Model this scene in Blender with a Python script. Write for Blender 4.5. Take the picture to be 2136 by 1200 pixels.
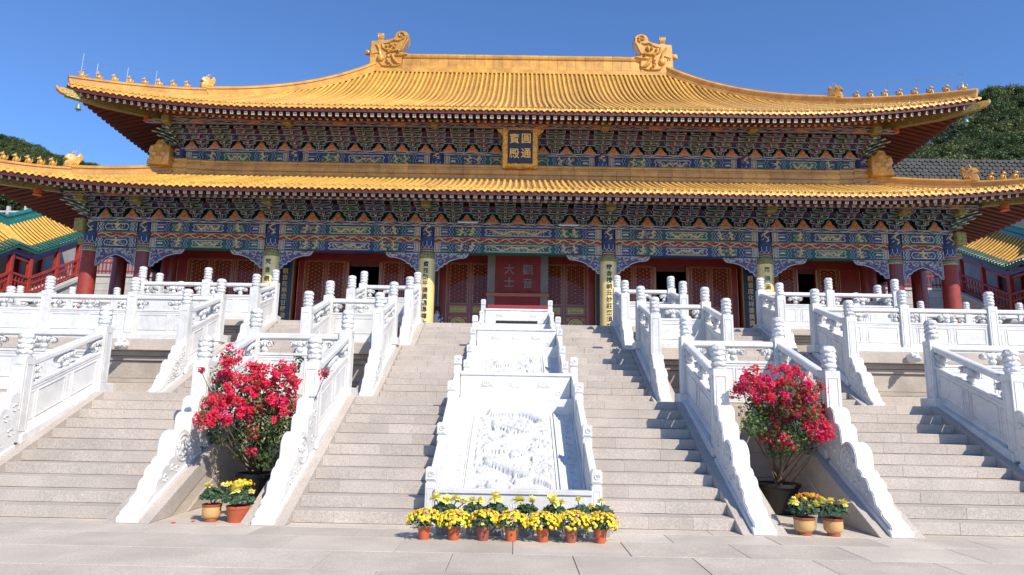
import bpy, bmesh, math, random
import numpy as np
from mathutils import Vector, Matrix, noise
random.seed(7)
R = math.radians
SC = bpy.context.scene
for o in list(bpy.data.objects): bpy.data.objects.remove(o)
COL = SC.collection
# ------------------------------------------------------------------ camera
F_PX, PITCH, ROLL, YAW = 1424.0, 0.179, 0.0183, -0.0077
CAM = Vector((0.0018, -9.0262, 1.4407))
_c, _s, _cp, _sp = math.cos(YAW), math.sin(YAW), math.cos(PITCH), math.sin(PITCH)
_r0 = Vector((_c, -_s, 0)); _fw = Vector((_s*_cp, _c*_cp, _sp)); _u0 = Vector((-_s*_sp, -_c*_sp, _cp))
_right = _r0*math.cos(ROLL) + _u0*math.sin(ROLL); _up = _u0*math.cos(ROLL) - _r0*math.sin(ROLL)
cd = bpy.data.cameras.new('camera'); cam = bpy.data.objects.new('camera', cd); COL.objects.link(cam)
cd.sensor_width = 36; cd.lens = 36*F_PX/2136; cd.clip_end = 3000; cd.clip_start = .05
M = Matrix((_right, _up, -_fw)).transposed().to_4x4(); M.translation = CAM; cam.matrix_world = M
SC.camera = cam
def ray(u, v): return (_fw + _right*((u-1068)/F_PX) - _up*((v-600)/F_PX))
def aty(u, v, y): d = ray(u, v); return CAM + d*((y-CAM.y)/d.y)
def atx(u, v, x): d = ray(u, v); return CAM + d*((x-CAM.x)/d.x)
def atz(u, v, z): d = ray(u, v); return CAM + d*((z-CAM.z)/d.z)
# ------------------------------------------------------------------ light
SUN = Vector((.70, -.97, 1.0)).normalized()          # towards the sun: right, in front, fairly high
EL = math.asin(SUN.z); AZ = math.atan2(SUN.x, SUN.y)
W = bpy.data.worlds.new('World'); SC.world = W; W.use_nodes = True
wn = W.node_tree.nodes; wl = W.node_tree.links
sky = wn.new('ShaderNodeTexSky'); sky.sky_type = 'NISHITA'; sky.sun_disc = False
sky.sun_elevation = EL; sky.sun_rotation = AZ; sky.altitude = 1500; sky.air_density = 1.0; sky.dust_density = 0.0; sky.ozone_density = 10.0
bg = wn['Background']; bg.inputs[1].default_value = 0.15
wl.new(sky.outputs[0], bg.inputs[0])
sl = bpy.data.lights.new('sun', 'SUN'); sl.energy = 4.15; sl.angle = R(.53); sl.color = (1, .91, .77)
so = bpy.data.objects.new('sun', sl); COL.objects.link(so); so.rotation_euler = SUN.to_track_quat('Z', 'Y').to_euler()
vs = SC.view_settings; vs.view_transform = 'Standard'; vs.look = 'None'; vs.gamma = 1; vs.exposure = 0.54
try: vs.use_curve_mapping = False
except Exception: pass
# ------------------------------------------------------------------ materials
def pmat(name, col, rough=.5, col2=None, scale=4, fine=0, fscale=150, bump=0, bscale=40, rnd=0, metal=0, coat=0, spec=.5, btype='noise', trans=0, vein=0, vscale=1.2, stain=0, sscale=.35):
    m = bpy.data.materials.new(name); m.use_nodes = True; nt = m.node_tree; N = nt.nodes; L = nt.links; b = N['Principled BSDF']
    b.inputs['Roughness'].default_value = rough; b.inputs['Metallic'].default_value = metal
    b.inputs['Coat Weight'].default_value = coat; b.inputs['Specular IOR Level'].default_value = spec
    if coat: b.inputs['Coat Roughness'].default_value = .12
    tc = N.new('ShaderNodeTexCoord'); oi = N.new('ShaderNodeObjectInfo')
    off = N.new('ShaderNodeVectorMath'); off.operation = 'MULTIPLY_ADD'
    L.new(oi.outputs['Random'], off.inputs[0]); off.inputs[1].default_value = (37, 53, 71); L.new(tc.outputs['Object'], off.inputs[2])
    vec = off.outputs[0]
    rgb = N.new('ShaderNodeRGB'); rgb.outputs[0].default_value = (*col, 1); out = rgb.outputs[0]
    if col2:
        nz = N.new('ShaderNodeTexNoise'); nz.inputs['Scale'].default_value = scale; nz.inputs['Detail'].default_value = 5; L.new(vec, nz.inputs['Vector'])
        rp = N.new('ShaderNodeValToRGB'); rp.color_ramp.elements[0].position = .35; rp.color_ramp.elements[1].position = .65; L.new(nz.outputs[0], rp.inputs[0])
        mx = N.new('ShaderNodeMix'); mx.data_type = 'RGBA'; L.new(rp.outputs[0], mx.inputs[0]); L.new(out, mx.inputs[6]); mx.inputs[7].default_value = (*col2, 1); out = mx.outputs[2]
    if fine:
        nz = N.new('ShaderNodeTexNoise'); nz.inputs['Scale'].default_value = fscale; nz.inputs['Detail'].default_value = 2; L.new(vec, nz.inputs['Vector'])
        mr = N.new('ShaderNodeMapRange'); mr.inputs[1].default_value = .3; mr.inputs[2].default_value = .7; mr.inputs[3].default_value = 1-fine; mr.inputs[4].default_value = 1+fine*.6; L.new(nz.outputs[0], mr.inputs[0])
        mm = N.new('ShaderNodeVectorMath'); mm.operation = 'SCALE'; L.new(out, mm.inputs[0]); L.new(mr.outputs[0], mm.inputs['Scale']); out = mm.outputs[0]
    if rnd:
        mr = N.new('ShaderNodeMapRange'); mr.inputs[3].default_value = 1-rnd; mr.inputs[4].default_value = 1+rnd*.7; L.new(oi.outputs['Random'], mr.inputs[0])
        mm = N.new('ShaderNodeVectorMath'); mm.operation = 'SCALE'; L.new(out, mm.inputs[0]); L.new(mr.outputs[0], mm.inputs['Scale']); out = mm.outputs[0]
    if vein:                                               # thin grey veins
        nz = N.new('ShaderNodeTexNoise'); nz.inputs['Scale'].default_value = vscale; nz.inputs['Detail'].default_value = 6; nz.inputs['Distortion'].default_value = 1.6; L.new(vec, nz.inputs['Vector'])
        sb = N.new('ShaderNodeMath'); sb.operation = 'SUBTRACT'; L.new(nz.outputs[0], sb.inputs[0]); sb.inputs[1].default_value = .5
        ab = N.new('ShaderNodeMath'); ab.operation = 'ABSOLUTE'; L.new(sb.outputs[0], ab.inputs[0])
        mr = N.new('ShaderNodeMapRange'); mr.inputs[1].default_value = 0; mr.inputs[2].default_value = .045; mr.inputs[3].default_value = 1-vein; mr.inputs[4].default_value = 1; L.new(ab.outputs[0], mr.inputs[0])
        mm = N.new('ShaderNodeVectorMath'); mm.operation = 'SCALE'; L.new(out, mm.inputs[0]); L.new(mr.outputs[0], mm.inputs['Scale']); out = mm.outputs[0]
    if stain:                                              # broad weather stains, in world space
        gm = N.new('ShaderNodeNewGeometry'); nz = N.new('ShaderNodeTexNoise'); nz.inputs['Scale'].default_value = sscale; nz.inputs['Detail'].default_value = 7; nz.inputs['Roughness'].default_value = .65; L.new(gm.outputs['Position'], nz.inputs['Vector'])
        mr = N.new('ShaderNodeMapRange'); mr.inputs[1].default_value = .38; mr.inputs[2].default_value = .60; mr.inputs[3].default_value = 1-stain; mr.inputs[4].default_value = 1.04; L.new(nz.outputs[0], mr.inputs[0])
        mm = N.new('ShaderNodeVectorMath'); mm.operation = 'SCALE'; L.new(out, mm.inputs[0]); L.new(mr.outputs[0], mm.inputs['Scale']); out = mm.outputs[0]
    L.new(out, b.inputs['Base Color'])
    if bump:
        if btype == 'voronoi':
            tx = N.new('ShaderNodeTexVoronoi'); tx.feature = 'SMOOTH_F1'; tx.inputs['Scale'].default_value = bscale
        else:
            tx = N.new('ShaderNodeTexNoise'); tx.inputs['Scale'].default_value = bscale; tx.inputs['Detail'].default_value = 3
        L.new(vec, tx.inputs['Vector']); bp = N.new('ShaderNodeBump'); bp.inputs['Strength'].default_value = min(1, bump); bp.inputs['Distance'].default_value = .02*max(1, bump)
        L.new(tx.outputs[0], bp.inputs['Height']); L.new(bp.outputs[0], b.inputs['Normal'])
    if trans:
        tr = N.new('ShaderNodeBsdfTranslucent'); L.new(out, tr.inputs[0]); ms = N.new('ShaderNodeMixShader'); ms.inputs[0].default_value = trans
        L.new(b.outputs[0], ms.inputs[1]); L.new(tr.outputs[0], ms.inputs[2]); L.new(ms.outputs[0], N['Material Output'].inputs[0])
    return m
MT = {}
def D(k, *a, **kw): MT[k] = pmat(k, *a, **kw)
D('granite', (.485, .43, .378), .75, (.435, .385, .34), 1.6, fine=.28, fscale=70, bump=.15, bscale=120, rnd=.07, stain=.09, sscale=1.1)
D('granite_wall', (.50, .43, .36), .8, (.41, .355, .30), 1.2, fine=.22, fscale=60, bump=.2, bscale=60, rnd=.08)
D('granite_old', (.43, .375, .31), .85, (.31, .265, .22), 1.5, fine=.2, fscale=60, bump=.3, bscale=40, rnd=.1)
D('paving', (.59, .52, .435), .75, (.53, .465, .39), .9, fine=.26, fscale=80, bump=.14, bscale=100, rnd=.11, stain=.14, sscale=.9)
D('joint', (.24, .21, .18), .9)
D('marble', (.70, .695, .67), .42, (.63, .625, .605), 2.2, fine=.06, fscale=30, bump=.06, bscale=60, rnd=.05, vein=.10, vscale=1.1, stain=.07, sscale=1.3)
D('marble_carved', (.68, .68, .67), .5, (.60, .60, .60), 3, bump=.9, bscale=22, btype='voronoi', rnd=.05, stain=.16, sscale=2.2)
D('marble_relief', (.60, .60, .60), .5, (.52, .53, .535), 6, bump=.5, bscale=45, stain=.10, sscale=2)
D('tile', (.79, .455, .088), .42, (.70, .375, .062), 3.0, fine=.13, fscale=5, bump=.12, bscale=30, rnd=.18, coat=.14, stain=.13, sscale=.5)
D('tile_pan', (.45, .225, .04), .5, (.34, .16, .03), 2.5, fine=.25, fscale=20, rnd=.1, stain=.25, sscale=.6)  # browner than the rows: shade of the creases put into the colour
D('tile_shape', (.68, .365, .07), .34, (.54, .265, .045), 2.2, fine=.15, fscale=18, bump=.3, bscale=18, coat=.3, rnd=.14, stain=.2, sscale=.8)
D('tile_green', (.015, .15, .105), .25, (.01, .10, .075), 3, coat=.4, rnd=.2)
D('red', (.23, .024, .018), .38, (.16, .016, .014), 2, fine=.06, fscale=40, coat=.15, rnd=.08)
D('red_bright', (.36, .035, .022), .45, (.28, .025, .016), 2, rnd=.1)
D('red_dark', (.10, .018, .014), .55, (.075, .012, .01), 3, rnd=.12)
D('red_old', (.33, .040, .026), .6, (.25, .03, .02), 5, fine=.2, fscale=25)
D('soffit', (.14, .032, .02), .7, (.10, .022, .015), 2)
D('gold', (.88, .62, .22), .38, (.74, .47, .12), 8, metal=.15, bump=.1, bscale=60)
D('gold_paint', (.72, .55, .22), .5, (.58, .41, .13), 10)
D('gold_pale', (.92, .70, .30), .35, (.84, .60, .22), 2.5, fine=.12, fscale=25, metal=.2, bump=.12, bscale=30)
D('gold_carved', (.50, .36, .10), .45, (.13, .15, .05), 22, metal=.3, bump=1, bscale=30, btype='voronoi')
D('gold_frame', (.82, .50, .12), .35, (.45, .19, .03), 16, metal=.4, bump=1.2, bscale=20, btype='voronoi')
D('blue', (.028, .034, .13), .5, (.02, .028, .09), 3)
D('blue_light', (.10, .15, .42), .5, (.06, .09, .30), 6)
D('navy', (.010, .022, .075), .4)
D('green', (.012, .095, .072), .5, (.01, .065, .06), 4)
D('teal', (.018, .14, .125), .5, (.014, .10, .10), 4)
D('purple', (.13, .075, .17), .5, (.07, .06, .17), 9)
D('edge', (.52, .53, .44), .5)
D('white_paint', (.52, .53, .52), .5)
D('orange', (.66, .16, .03), .5, (.52, .10, .02), 12)
D('crimson', (.30, .028, .024), .5, (.22, .022, .02), 8)
D('rafter_end', (.46, .50, .32), .5, (.36, .44, .28), 12)
D('round_end', (.62, .36, .18), .5, (.52, .28, .13), 14)
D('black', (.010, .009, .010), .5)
D('ink', (.018, .014, .01), .6)
D('glass', (.012, .014, .018), .06, spec=.7)
D('lattice', (.30, .045, .018), .4, coat=.1)
D('curtain', (.20, .022, .022), .85, (.16, .018, .018), 3)
D('cloth_red', (.27, .03, .04), .85)
D('cloth_grey', (.20, .175, .16), .9, (.15, .13, .12), 2)
D('wood', (.34, .10, .03), .5)
D('wall_grey', (.34, .33, .32), .85, (.28, .27, .265), 1.2)
D('stone_light', (.50, .49, .47), .8, (.42, .41, .40), 1.5, fine=.1, fscale=30, rnd=.08)
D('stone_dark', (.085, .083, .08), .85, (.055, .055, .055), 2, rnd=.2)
D('terracotta', (.50, .115, .045), .6, (.42, .09, .035), 5, rnd=.12)
D('terracotta_dull', (.34, .10, .06), .7, (.28, .08, .05), 6)
D('cream_pot', (.60, .36, .15), .35, (.55, .31, .12), 4, coat=.3)
D('pot_rim', (.34, .085, .03), .4)
D('pot_grey', (.30, .30, .29), .6, (.24, .24, .235), 5)
D('pot_blue', (.30, .36, .50), .4, (.08, .12, .32), 9)
D('pot_black', (.010, .010, .010), .5, (.016, .015, .015), 6)
D('soil', (.05, .035, .025), .95)
D('leaf', (.055, .11, .028), .5, (.035, .075, .02), 3, rnd=.15, trans=.25)
D('leaf_mum', (.030, .070, .030), .55, (.05, .10, .045), 7, trans=.18)
D('leaf_bright', (.12, .20, .035), .5, (.07, .13, .025), 4, trans=.3)
D('bract', (.90, .045, .14), .55, (.80, .028, .06), 6, trans=.4)
D('bract_pink', (.88, .05, .26), .55, trans=.32)
D('petal', (.92, .80, .04), .55, (.88, .68, .03), 12, trans=.2)
D('petal_ochre', (.62, .30, .04), .55, (.70, .40, .04), 10, trans=.2)
D('petal_big', (.92, .82, .14), .55, (.90, .84, .34), 14, trans=.25)
D('petal_rust', (.60, .17, .015), .55, (.66, .33, .02), 10, trans=.2)
D('bark', (.16, .11, .075), .9, (.10, .07, .05), 12)
D('foliage', (.075, .125, .032), .6, (.05, .09, .024), 1.2, rnd=.25, trans=.2)
D('foliage_pale', (.15, .19, .06), .6, (.10, .14, .045), 1.2, rnd=.25, trans=.2)
D('hill', (.045, .065, .022), .9, (.03, .045, .016), .15)
D('metal', (.32, .36, .34), .5, metal=.6)
D('bronze', (.20, .30, .26), .5, (.15, .24, .21), 5, metal=.3)
D('lamp_tube', (.75, .76, .78), .4)
D('skin', (.45, .26, .18), .6)
D('hair', (.02, .015, .012), .6)
D('shirt_dark', (.03, .045, .10), .8)
D('shirt_pale', (.5, .52, .56), .8)
D('trousers', (.04, .04, .05), .8)
def ML(*k): return [MT[i] for i in k]
# ------------------------------------------------------------------ mesh builder
class MB:
    def __init__(s): s.v = []; s.f = []; s.m = []
    def add(s, vs, fs, m=0):
        b = len(s.v); s.v += [tuple(p) for p in vs]; s.f += [tuple(b+i for i in f) for f in fs]; s.m += [m]*len(fs); return s
    def box(s, x0, x1, y0, y1, z0, z1, m=0):
        return s.add([(x0,y0,z0),(x1,y0,z0),(x1,y1,z0),(x0,y1,z0),(x0,y0,z1),(x1,y0,z1),(x1,y1,z1),(x0,y1,z1)],
                     [(0,3,2,1),(4,5,6,7),(0,1,5,4),(1,2,6,5),(2,3,7,6),(3,0,4,7)], m)
    def prism(s, poly, a, b, plane='xz', m=0):
        n = len(poly)
        if plane == 'xz': A = [(p[0],a,p[1]) for p in poly]; B = [(p[0],b,p[1]) for p in poly]
        elif plane == 'yz': A = [(a,p[0],p[1]) for p in poly]; B = [(b,p[0],p[1]) for p in poly]
        else: A = [(p[0],p[1],a) for p in poly]; B = [(p[0],p[1],b) for p in poly]
        return s.add(A+B, [tuple(range(n)), tuple(range(2*n-1, n-1, -1))]+[(i,(i+1)%n,n+(i+1)%n,n+i) for i in range(n)], m)
    def lathe(s, prof, n=12, c=(0,0,0), m=0, wave=None):
        V = []; Fc = []
        for j,(r,z) in enumerate(prof):
            for i in range(n):
                a = 2*math.pi*i/n; rr = r; zz = z
                if wave: rr, zz = wave(r, z, a, j)
                V.append((c[0]+rr*math.cos(a), c[1]+rr*math.sin(a), c[2]+zz))
        for j in range(len(prof)-1):
            for i in range(n): Fc.append((j*n+i, j*n+(i+1)%n, (j+1)*n+(i+1)%n, (j+1)*n+i))
        Fc.append(tuple(range(n-1,-1,-1))); k = (len(prof)-1)*n; Fc.append(tuple(range(k,k+n)))
        return s.add(V, Fc, m)
    def tube(s, pts, r, n=6, m=0, flat=1.0):
        P = [Vector(p) for p in pts]; V = []; Fc = []; k = len(P)
        rs = r if isinstance(r,(list,tuple)) else [r]*k
        for i in range(k):
            t = (P[min(i+1,k-1)]-P[max(i-1,0)]).normalized()
            a = t.cross(Vector((0,0,1)));
            if a.length < .05: a = t.cross(Vector((0,1,0)))
            a.normalize(); b = t.cross(a)
            for j in range(n):
                an = 2*math.pi*j/n; V.append(P[i]+a*(rs[i]*math.cos(an))+b*(rs[i]*flat*math.sin(an)))
        for i in range(k-1):
            for j in range(n): Fc.append((i*n+j, i*n+(j+1)%n, (i+1)*n+(j+1)%n, (i+1)*n+j))
        Fc.append(tuple(range(n-1,-1,-1))); Fc.append(tuple(range((k-1)*n,k*n)))
        return s.add(V, Fc, m)
    def ball(s, c, r, nu=8, nv=5, m=0):
        rx,ry,rz = r if isinstance(r,(list,tuple)) else (r,r,r)
        V = [(c[0],c[1],c[2]-rz)]
        for j in range(1,nv):
            t = math.pi*j/nv
            for i in range(nu): a = 2*math.pi*i/nu; V.append((c[0]+rx*math.sin(t)*math.cos(a), c[1]+ry*math.sin(t)*math.sin(a), c[2]-rz*math.cos(t)))
        V.append((c[0],c[1],c[2]+rz)); Fc = [(0,1+(i+1)%nu,1+i) for i in range(nu)]
        for j in range(nv-2):
            for i in range(nu): a=1+j*nu; Fc.append((a+i,a+(i+1)%nu,a+nu+(i+1)%nu,a+nu+i))
        a = 1+(nv-2)*nu; Fc += [(a+i,a+(i+1)%nu,len(V)-1) for i in range(nu)]
        return s.add(V, Fc, m)
    def ribbon(s, pts, w, y, m=0):                       # flat strip in the xz plane at depth y (faces -y)
        k = len(pts); V = []
        ws = w if isinstance(w,(list,tuple)) else [w]*k
        for i in range(k):
            a = pts[max(i-1,0)]; b = pts[min(i+1,k-1)]; dx, dz = b[0]-a[0], b[1]-a[1]; l = math.hypot(dx,dz) or 1
            nx, nz = -dz/l*ws[i]/2, dx/l*ws[i]/2
            V += [(pts[i][0]+nx, y, pts[i][1]+nz), (pts[i][0]-nx, y, pts[i][1]-nz)]
        return s.add(V, [(2*i,2*i+1,2*i+3,2*i+2) for i in range(k-1)], m)
    def quad(s, x0, x1, z0, z1, y, m=0): return s.add([(x0,y,z0),(x1,y,z0),(x1,y,z1),(x0,y,z1)], [(0,1,2,3)], m)
    def poly(s, pts, y, m=0): return s.add([(p[0],y,p[1]) for p in pts], [tuple(range(len(pts)))], m)
    def ring(s, pts, w, y, m=0):                         # outline of a polygon, inset by w
        n = len(pts); ar = sum(pts[i][0]*pts[(i+1)%n][1]-pts[(i+1)%n][0]*pts[i][1] for i in range(n)); sg = 1 if ar > 0 else -1
        I = []
        for i in range(n):
            a, b, c = pts[i-1], pts[i], pts[(i+1)%n]
            d1 = Vector((b[0]-a[0], b[1]-a[1])); d2 = Vector((c[0]-b[0], c[1]-b[1]))
            if d1.length < 1e-6 or d2.length < 1e-6: I.append(b); continue
            d1.normalize(); d2.normalize(); n1 = Vector((-d1.y,d1.x))*sg; n2 = Vector((-d2.y,d2.x))*sg; q = (n1+n2); q = q/max(.35, q.length_squared/2) if q.length > 1e-4 else n1
            I.append((b[0]+q.x*w, b[1]+q.y*w))
        return s.add([(p[0],y,p[1]) for p in pts]+[(p[0],y,p[1]) for p in I], [(i,(i+1)%n,n+(i+1)%n,n+i) for i in range(n)], m)
    def mesh(s, name, mats, smooth=False, bevel=0, seg=1, recalc=True):
        me = bpy.data.meshes.new(name); me.from_pydata(s.v, [], s.f)
        for mt in mats: me.materials.append(mt)
        me.polygons.foreach_set('material_index', s.m)
        if recalc or bevel:
            bm = bmesh.new(); bm.from_mesh(me)
            if recalc: bmesh.ops.recalc_face_normals(bm, faces=bm.faces)
            if bevel:
                ed = [e for e in bm.edges if len(e.link_faces) == 2 and e.calc_face_angle(0) > .5]
                bmesh.ops.bevel(bm, geom=ed, offset=bevel, segments=seg, affect='EDGES', clamp_overlap=True)
            bm.to_mesh(me); bm.free()
        if smooth:
            me.shade_smooth()
            if smooth is not True: me.set_sharp_from_angle(angle=R(smooth))
        me.update(); return me
    def build(s, name, mats, parent=None, loc=(0,0,0), **kw): return ob(name, s.mesh(name, mats, **kw), parent, loc)
def ob(name, me, parent=None, loc=(0,0,0), rot=(0,0,0), sc=(1,1,1)):
    o = bpy.data.objects.new(name, me); COL.objects.link(o); o.location = loc; o.rotation_euler = rot; o.scale = sc
    if parent: o.parent = parent
    return o
def tag(o, label, cat, group=None, kind=None):
    o['label'] = label; o['category'] = cat
    if group: o['group'] = group
    if kind: o['kind'] = kind
    return o
def thing(name, label, cat, loc=(0,0,0), rotz=0, group=None):
    o = ob(name, None, None, loc, (0,0,rotz)); o.empty_display_size = .2; return tag(o, label, cat, group)
def struct(o): o['kind'] = 'structure'; return o
def stuff(o): o['kind'] = 'stuff'; return o
# ------------------------------------------------------------------ ground
r, t = .15, .3053
y1, y2 = 10*t, 5.375; y2e = y2+8*t; y3 = 8.927; y4 = y3+5*t
g = MB(); g.add([(-600,-300,-.012),(600,-300,-.012),(600,900,-.012),(-600,900,-.012)], [(0,1,2,3)])
ground = struct(g.build('ground', ML('joint')))
rows = [(-.305,-.87,.61), (-.87,-1.66,0), (-1.66,-2.5,.61), (-2.5,-3.35,0), (-3.35,-4.2,.61)]
pv = {}
for (ya, yb, off) in rows:
    k = round(ya-yb, 3)
    if k not in pv: pv[k] = MB().box(.004,1.216,.004,k-.004,-.08,0).mesh('paving_slab', ML('paving'), bevel=.003)
    for i in range(-7, 7):
        x = i*1.22+off
        ob('paving_slab', pv[k], ground, (x, yb, random.uniform(-.0015,.0015)))
# strip of paving beneath stairs and alcoves
SLB = MB().box(.004,1.216,0,1.6,-.08,0).mesh('paving_slab', ML('paving'), bevel=.003)
for i in range(-7, 7): ob('paving_slab', SLB, ground, (i*1.22, -.301, 0))
ob('paving_slab', MB().box(-9,9,1.3,3.1,-.08,-.003).mesh('paving_slab', ML('paving')), ground)
# bare forecourt behind the camera, seen only in reflections and from other places
struct(MB().box(-60,60,-60,-4.2,-.3,-.004).build('forecourt', ML('paving')))
# ------------------------------------------------------------------ terraces
def sumeru(name, label, x0, x1, yf, yb, z0, z1, par=None):
    o = par or thing(name, label, 'terrace')
    H = z1-z0; b = MB()
    prof = [(0,1.0,.80), (.13,.80,.71), (.20,.71,.62), (.26,.62,.30), (.17,.30,.22), (.06,.22,.0)]   # set-back, top, bottom
    nm = ['coping','cyma','fillet','waist','cyma','plinth']
    for (d,a,c),n in zip(prof,nm):
        MB().box(x0+d,x1-d,yf+d,yb-.01*prof.index((d,a,c)),z0+c*H,z0+a*H-.004).build(n, ML('granite_wall' if n in ('coping','plinth') else 'granite_old'), o, bevel=.012)
    return o
lo = thing('lower_terrace', 'lowest granite terrace behind the red bougainvillea at the foot of the stairs', 'terrace')
MB().box(-30,30,y1+.02,20,-.2,1.645).build('body', ML('granite_wall'), lo)
for s in (-1,1):                                    # stone courses in the two planting alcoves
    for k in range(4):
        for j in range(2):
            xa = 3.36+.555*j
            MB().box(min(s*xa,s*(xa+.55)),max(s*xa,s*(xa+.55)),y1-.03,y1+.06,k*.405+.003,k*.405+.40).build('stone_block', ML('granite_wall'), lo, bevel=.006)
    for k in range(4):
        for j in range(6):
            xa = 7.8+1.1*j
            MB().box(min(s*xa,s*(xa+1.095)),max(s*xa,s*(xa+1.095)),y1-.03,y1+.06,k*.405+.003,k*.405+.40).build('stone_block', ML('granite_wall'), lo, bevel=.006)
mt_ = sumeru('middle_terrace', 'middle granite terrace with a carved moulded base under the second balustrade', -14.05, -7.55, 7.46, 21, 1.65, 3.0)
for (xa,xb) in ((-4.43,-3.32),(3.32,4.43),(7.55,14.05)): sumeru(None, None, xa, xb, 7.46, 21, 1.65, 3.0, mt_)
MB().box(-7.7,7.7,y2e+.015,21,1.65,2.994).build('body', ML('granite_wall'), mt_)
up = sumeru('upper_terrace', 'upper granite terrace projecting in front of the temple hall', -11.3, 11.3, 10.462, 15.2, 3.0, 3.9)
pf = sumeru('hall_platform', 'broad granite platform that the temple hall stands on', -24, 24, 14.2, 44, 2.4, 3.897)
for s in (-1,1):                                    # carved gargoyle blocks under the posts
    for x in (9.5, 11.64):
        b = MB(); b.ball((0,0,0),(.13,.22,.13),10,7); b.ball((0,-.2,-.02),(.09,.10,.09),8,6); b.ball((.07,-.12,.09),.05,6,4); b.ball((-.07,-.12,.09),.05,6,4); b.tube([(0,-.25,-.06),(0,-.33,-.05),(0,-.36,0)],[.05,.04,.02])
        b.build('gargoyle', ML('marble_carved'), bpy.data.objects['middle_terrace'], (s*x,7.44,2.86), smooth=True)
# ------------------------------------------------------------------ stairs
def flight(name, label, n, ys, zs, spans, cheeks, group=None):
    o = thing(name, label, 'stairs', group=group)
    for (xa,xb) in spans:
        for k in range(n):
            w = xb-xa; cut = random.uniform(.35,.65)*w
            if k % 2: pcs = [(0,cut),(cut,w)]
            else: pcs = [(0,w*random.uniform(.22,.36)),None,(w*random.uniform(.66,.78),w)]; pcs[1] = (pcs[0][1],pcs[2][0])
            for (pa_,pb_) in pcs:
                if pb_-pa_ < .15: continue
                me = MB().box(.0003,pb_-pa_-.0003,0,t+.035,-r+(.004 if zs < 1 else .010),0).mesh('step_stone', ML('granite'), bevel=.0035 if zs < 1 else .009)
                ob('step_stone', me, o, (xa+pa_, ys+k*t+random.uniform(-.0015,.0015), zs+(k+1)*r+random.uniform(-.001,.001)))
    ye = ys+(n-1)*t; sl = r/t
    for (xa,xb) in cheeks:
        z = lambda y: zs+(y-ys+t)*sl
        ya = ys-t; cap = [(ya,zs+.001),(ya+.02,zs+.012),(ye,z(ye)-.002),(ye+.45,z(ye)-.002),(ye+.45,z(ye)-.25),(ye,z(ye)-.25),(ya+.55,zs+.001)]
        MB().prism(cap, xa, xb, 'yz').build('sloped_coping', ML('granite'), o, bevel=.006)
        bod = [(ya+.56,zs),(ye,z(ye)-.262),(ye+.4,z(ye)-.262),(ye+.4,zs)]
        MB().prism(bod, xa+.018, xb-.018, 'yz').build('sloped_wall', ML('granite_wall'), o, bevel=.004)
        inn = [(ya+1.0,zs),(ye,z(ye)-.46),(ye+.38,z(ye)-.46),(ye+.38,zs)]
        if n > 9: MB().prism(inn, xa-.004, xb+.004, 'yz').build('sloped_wall', ML('granite_wall'), o, bevel=.01)
    return o
C3 = [('lower',11,0,0,2.80,3.36,(4.47,5.03,7.22,7.78)), ('middle',9,y2,1.65,2.83,3.36,(4.38,4.92,7.08,7.62)), ('upper',6,y3,3.0,2.65,3.20,(4.25,4.78,6.88,7.40))]
for (w,n,ys,zs,a,b,sd) in C3:
    wh = {'lower':'rising from the forecourt beside the marble dragon ramp','middle':'between the lowest and middle terraces','upper':'just below the hall platform'}[w]
    flight('granite_stairs', f'central {w} granite steps {wh}', n, ys, zs, [(-a,-1.16),(1.16,a)], [(-b,-a),(a,b)])
    for s,q in ((-1,'left'),(1,'right')):
        A = [sd[0],sd[1],sd[2],sd[3]]
        sp = [(A[1],A[2])] if s > 0 else [(-A[2],-A[1])]
        ch = [(A[0],A[1]),(A[2],A[3])] if s > 0 else [(-A[1],-A[0]),(-A[3],-A[2])]
        flight('granite_stairs', f'{q} side {w} granite steps, {"outside the flower alcove" if w=="lower" else wh}', n, ys, zs, sp, ch)
# ------------------------------------------------------------------ marble balustrades
PW = .225; cache = {}
def frame(b, u0,u1,h0,h1,w,y,d,m=0):                 # raised rectangular outline on both faces
    for sg in (-1,1):
        ya, yb = sorted((sg*y, sg*(y+d)))
        b.box(u0,u1,ya,yb,h0,h0+w,m); b.box(u0,u1,ya,yb,h1-w,h1,m); b.box(u0,u0+w,ya,yb,h0+w,h1-w,m); b.box(u1-w,u1,ya,yb,h0+w,h1-w,m)
def warp(b, L, sb, H0, H1):
    b.v = [(p[0], p[1], sb*p[0]+p[2]/1.10*(H0+(H1-H0)*p[0]/L)) for p in b.v]; return b
def split(b, n=6):
    return b
def cloud(b, u, h, sx=1.0):
    for (du,dh,rr) in ((-.15,.0,.062),(0,.012,.082),(.15,.0,.062),(-.08,.02,.06),(.08,.02,.06)):
        b.v  # lobes of a carved cloud
        b.ball((u+du*sx,0,h+dh),(rr*sx,.068,rr*.95),8,6,0)
    for (du) in (-.15,.15): b.tube([(u+du*sx+.04*math.cos(a),-.062,h+.04*math.sin(a)) for a in np.linspace(0,5,9)],.012,4); b.tube([(u+du*sx+.04*math.cos(a),.062,h+.04*math.sin(a)) for a in np.linspace(0,5,9)],.012,4)
    b.lathe([(.03,-.155),(.055,-.13),(.068,-.10),(.055,-.065),(.03,-.05),(.045,-.035)],10,(u,0,h))
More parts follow.
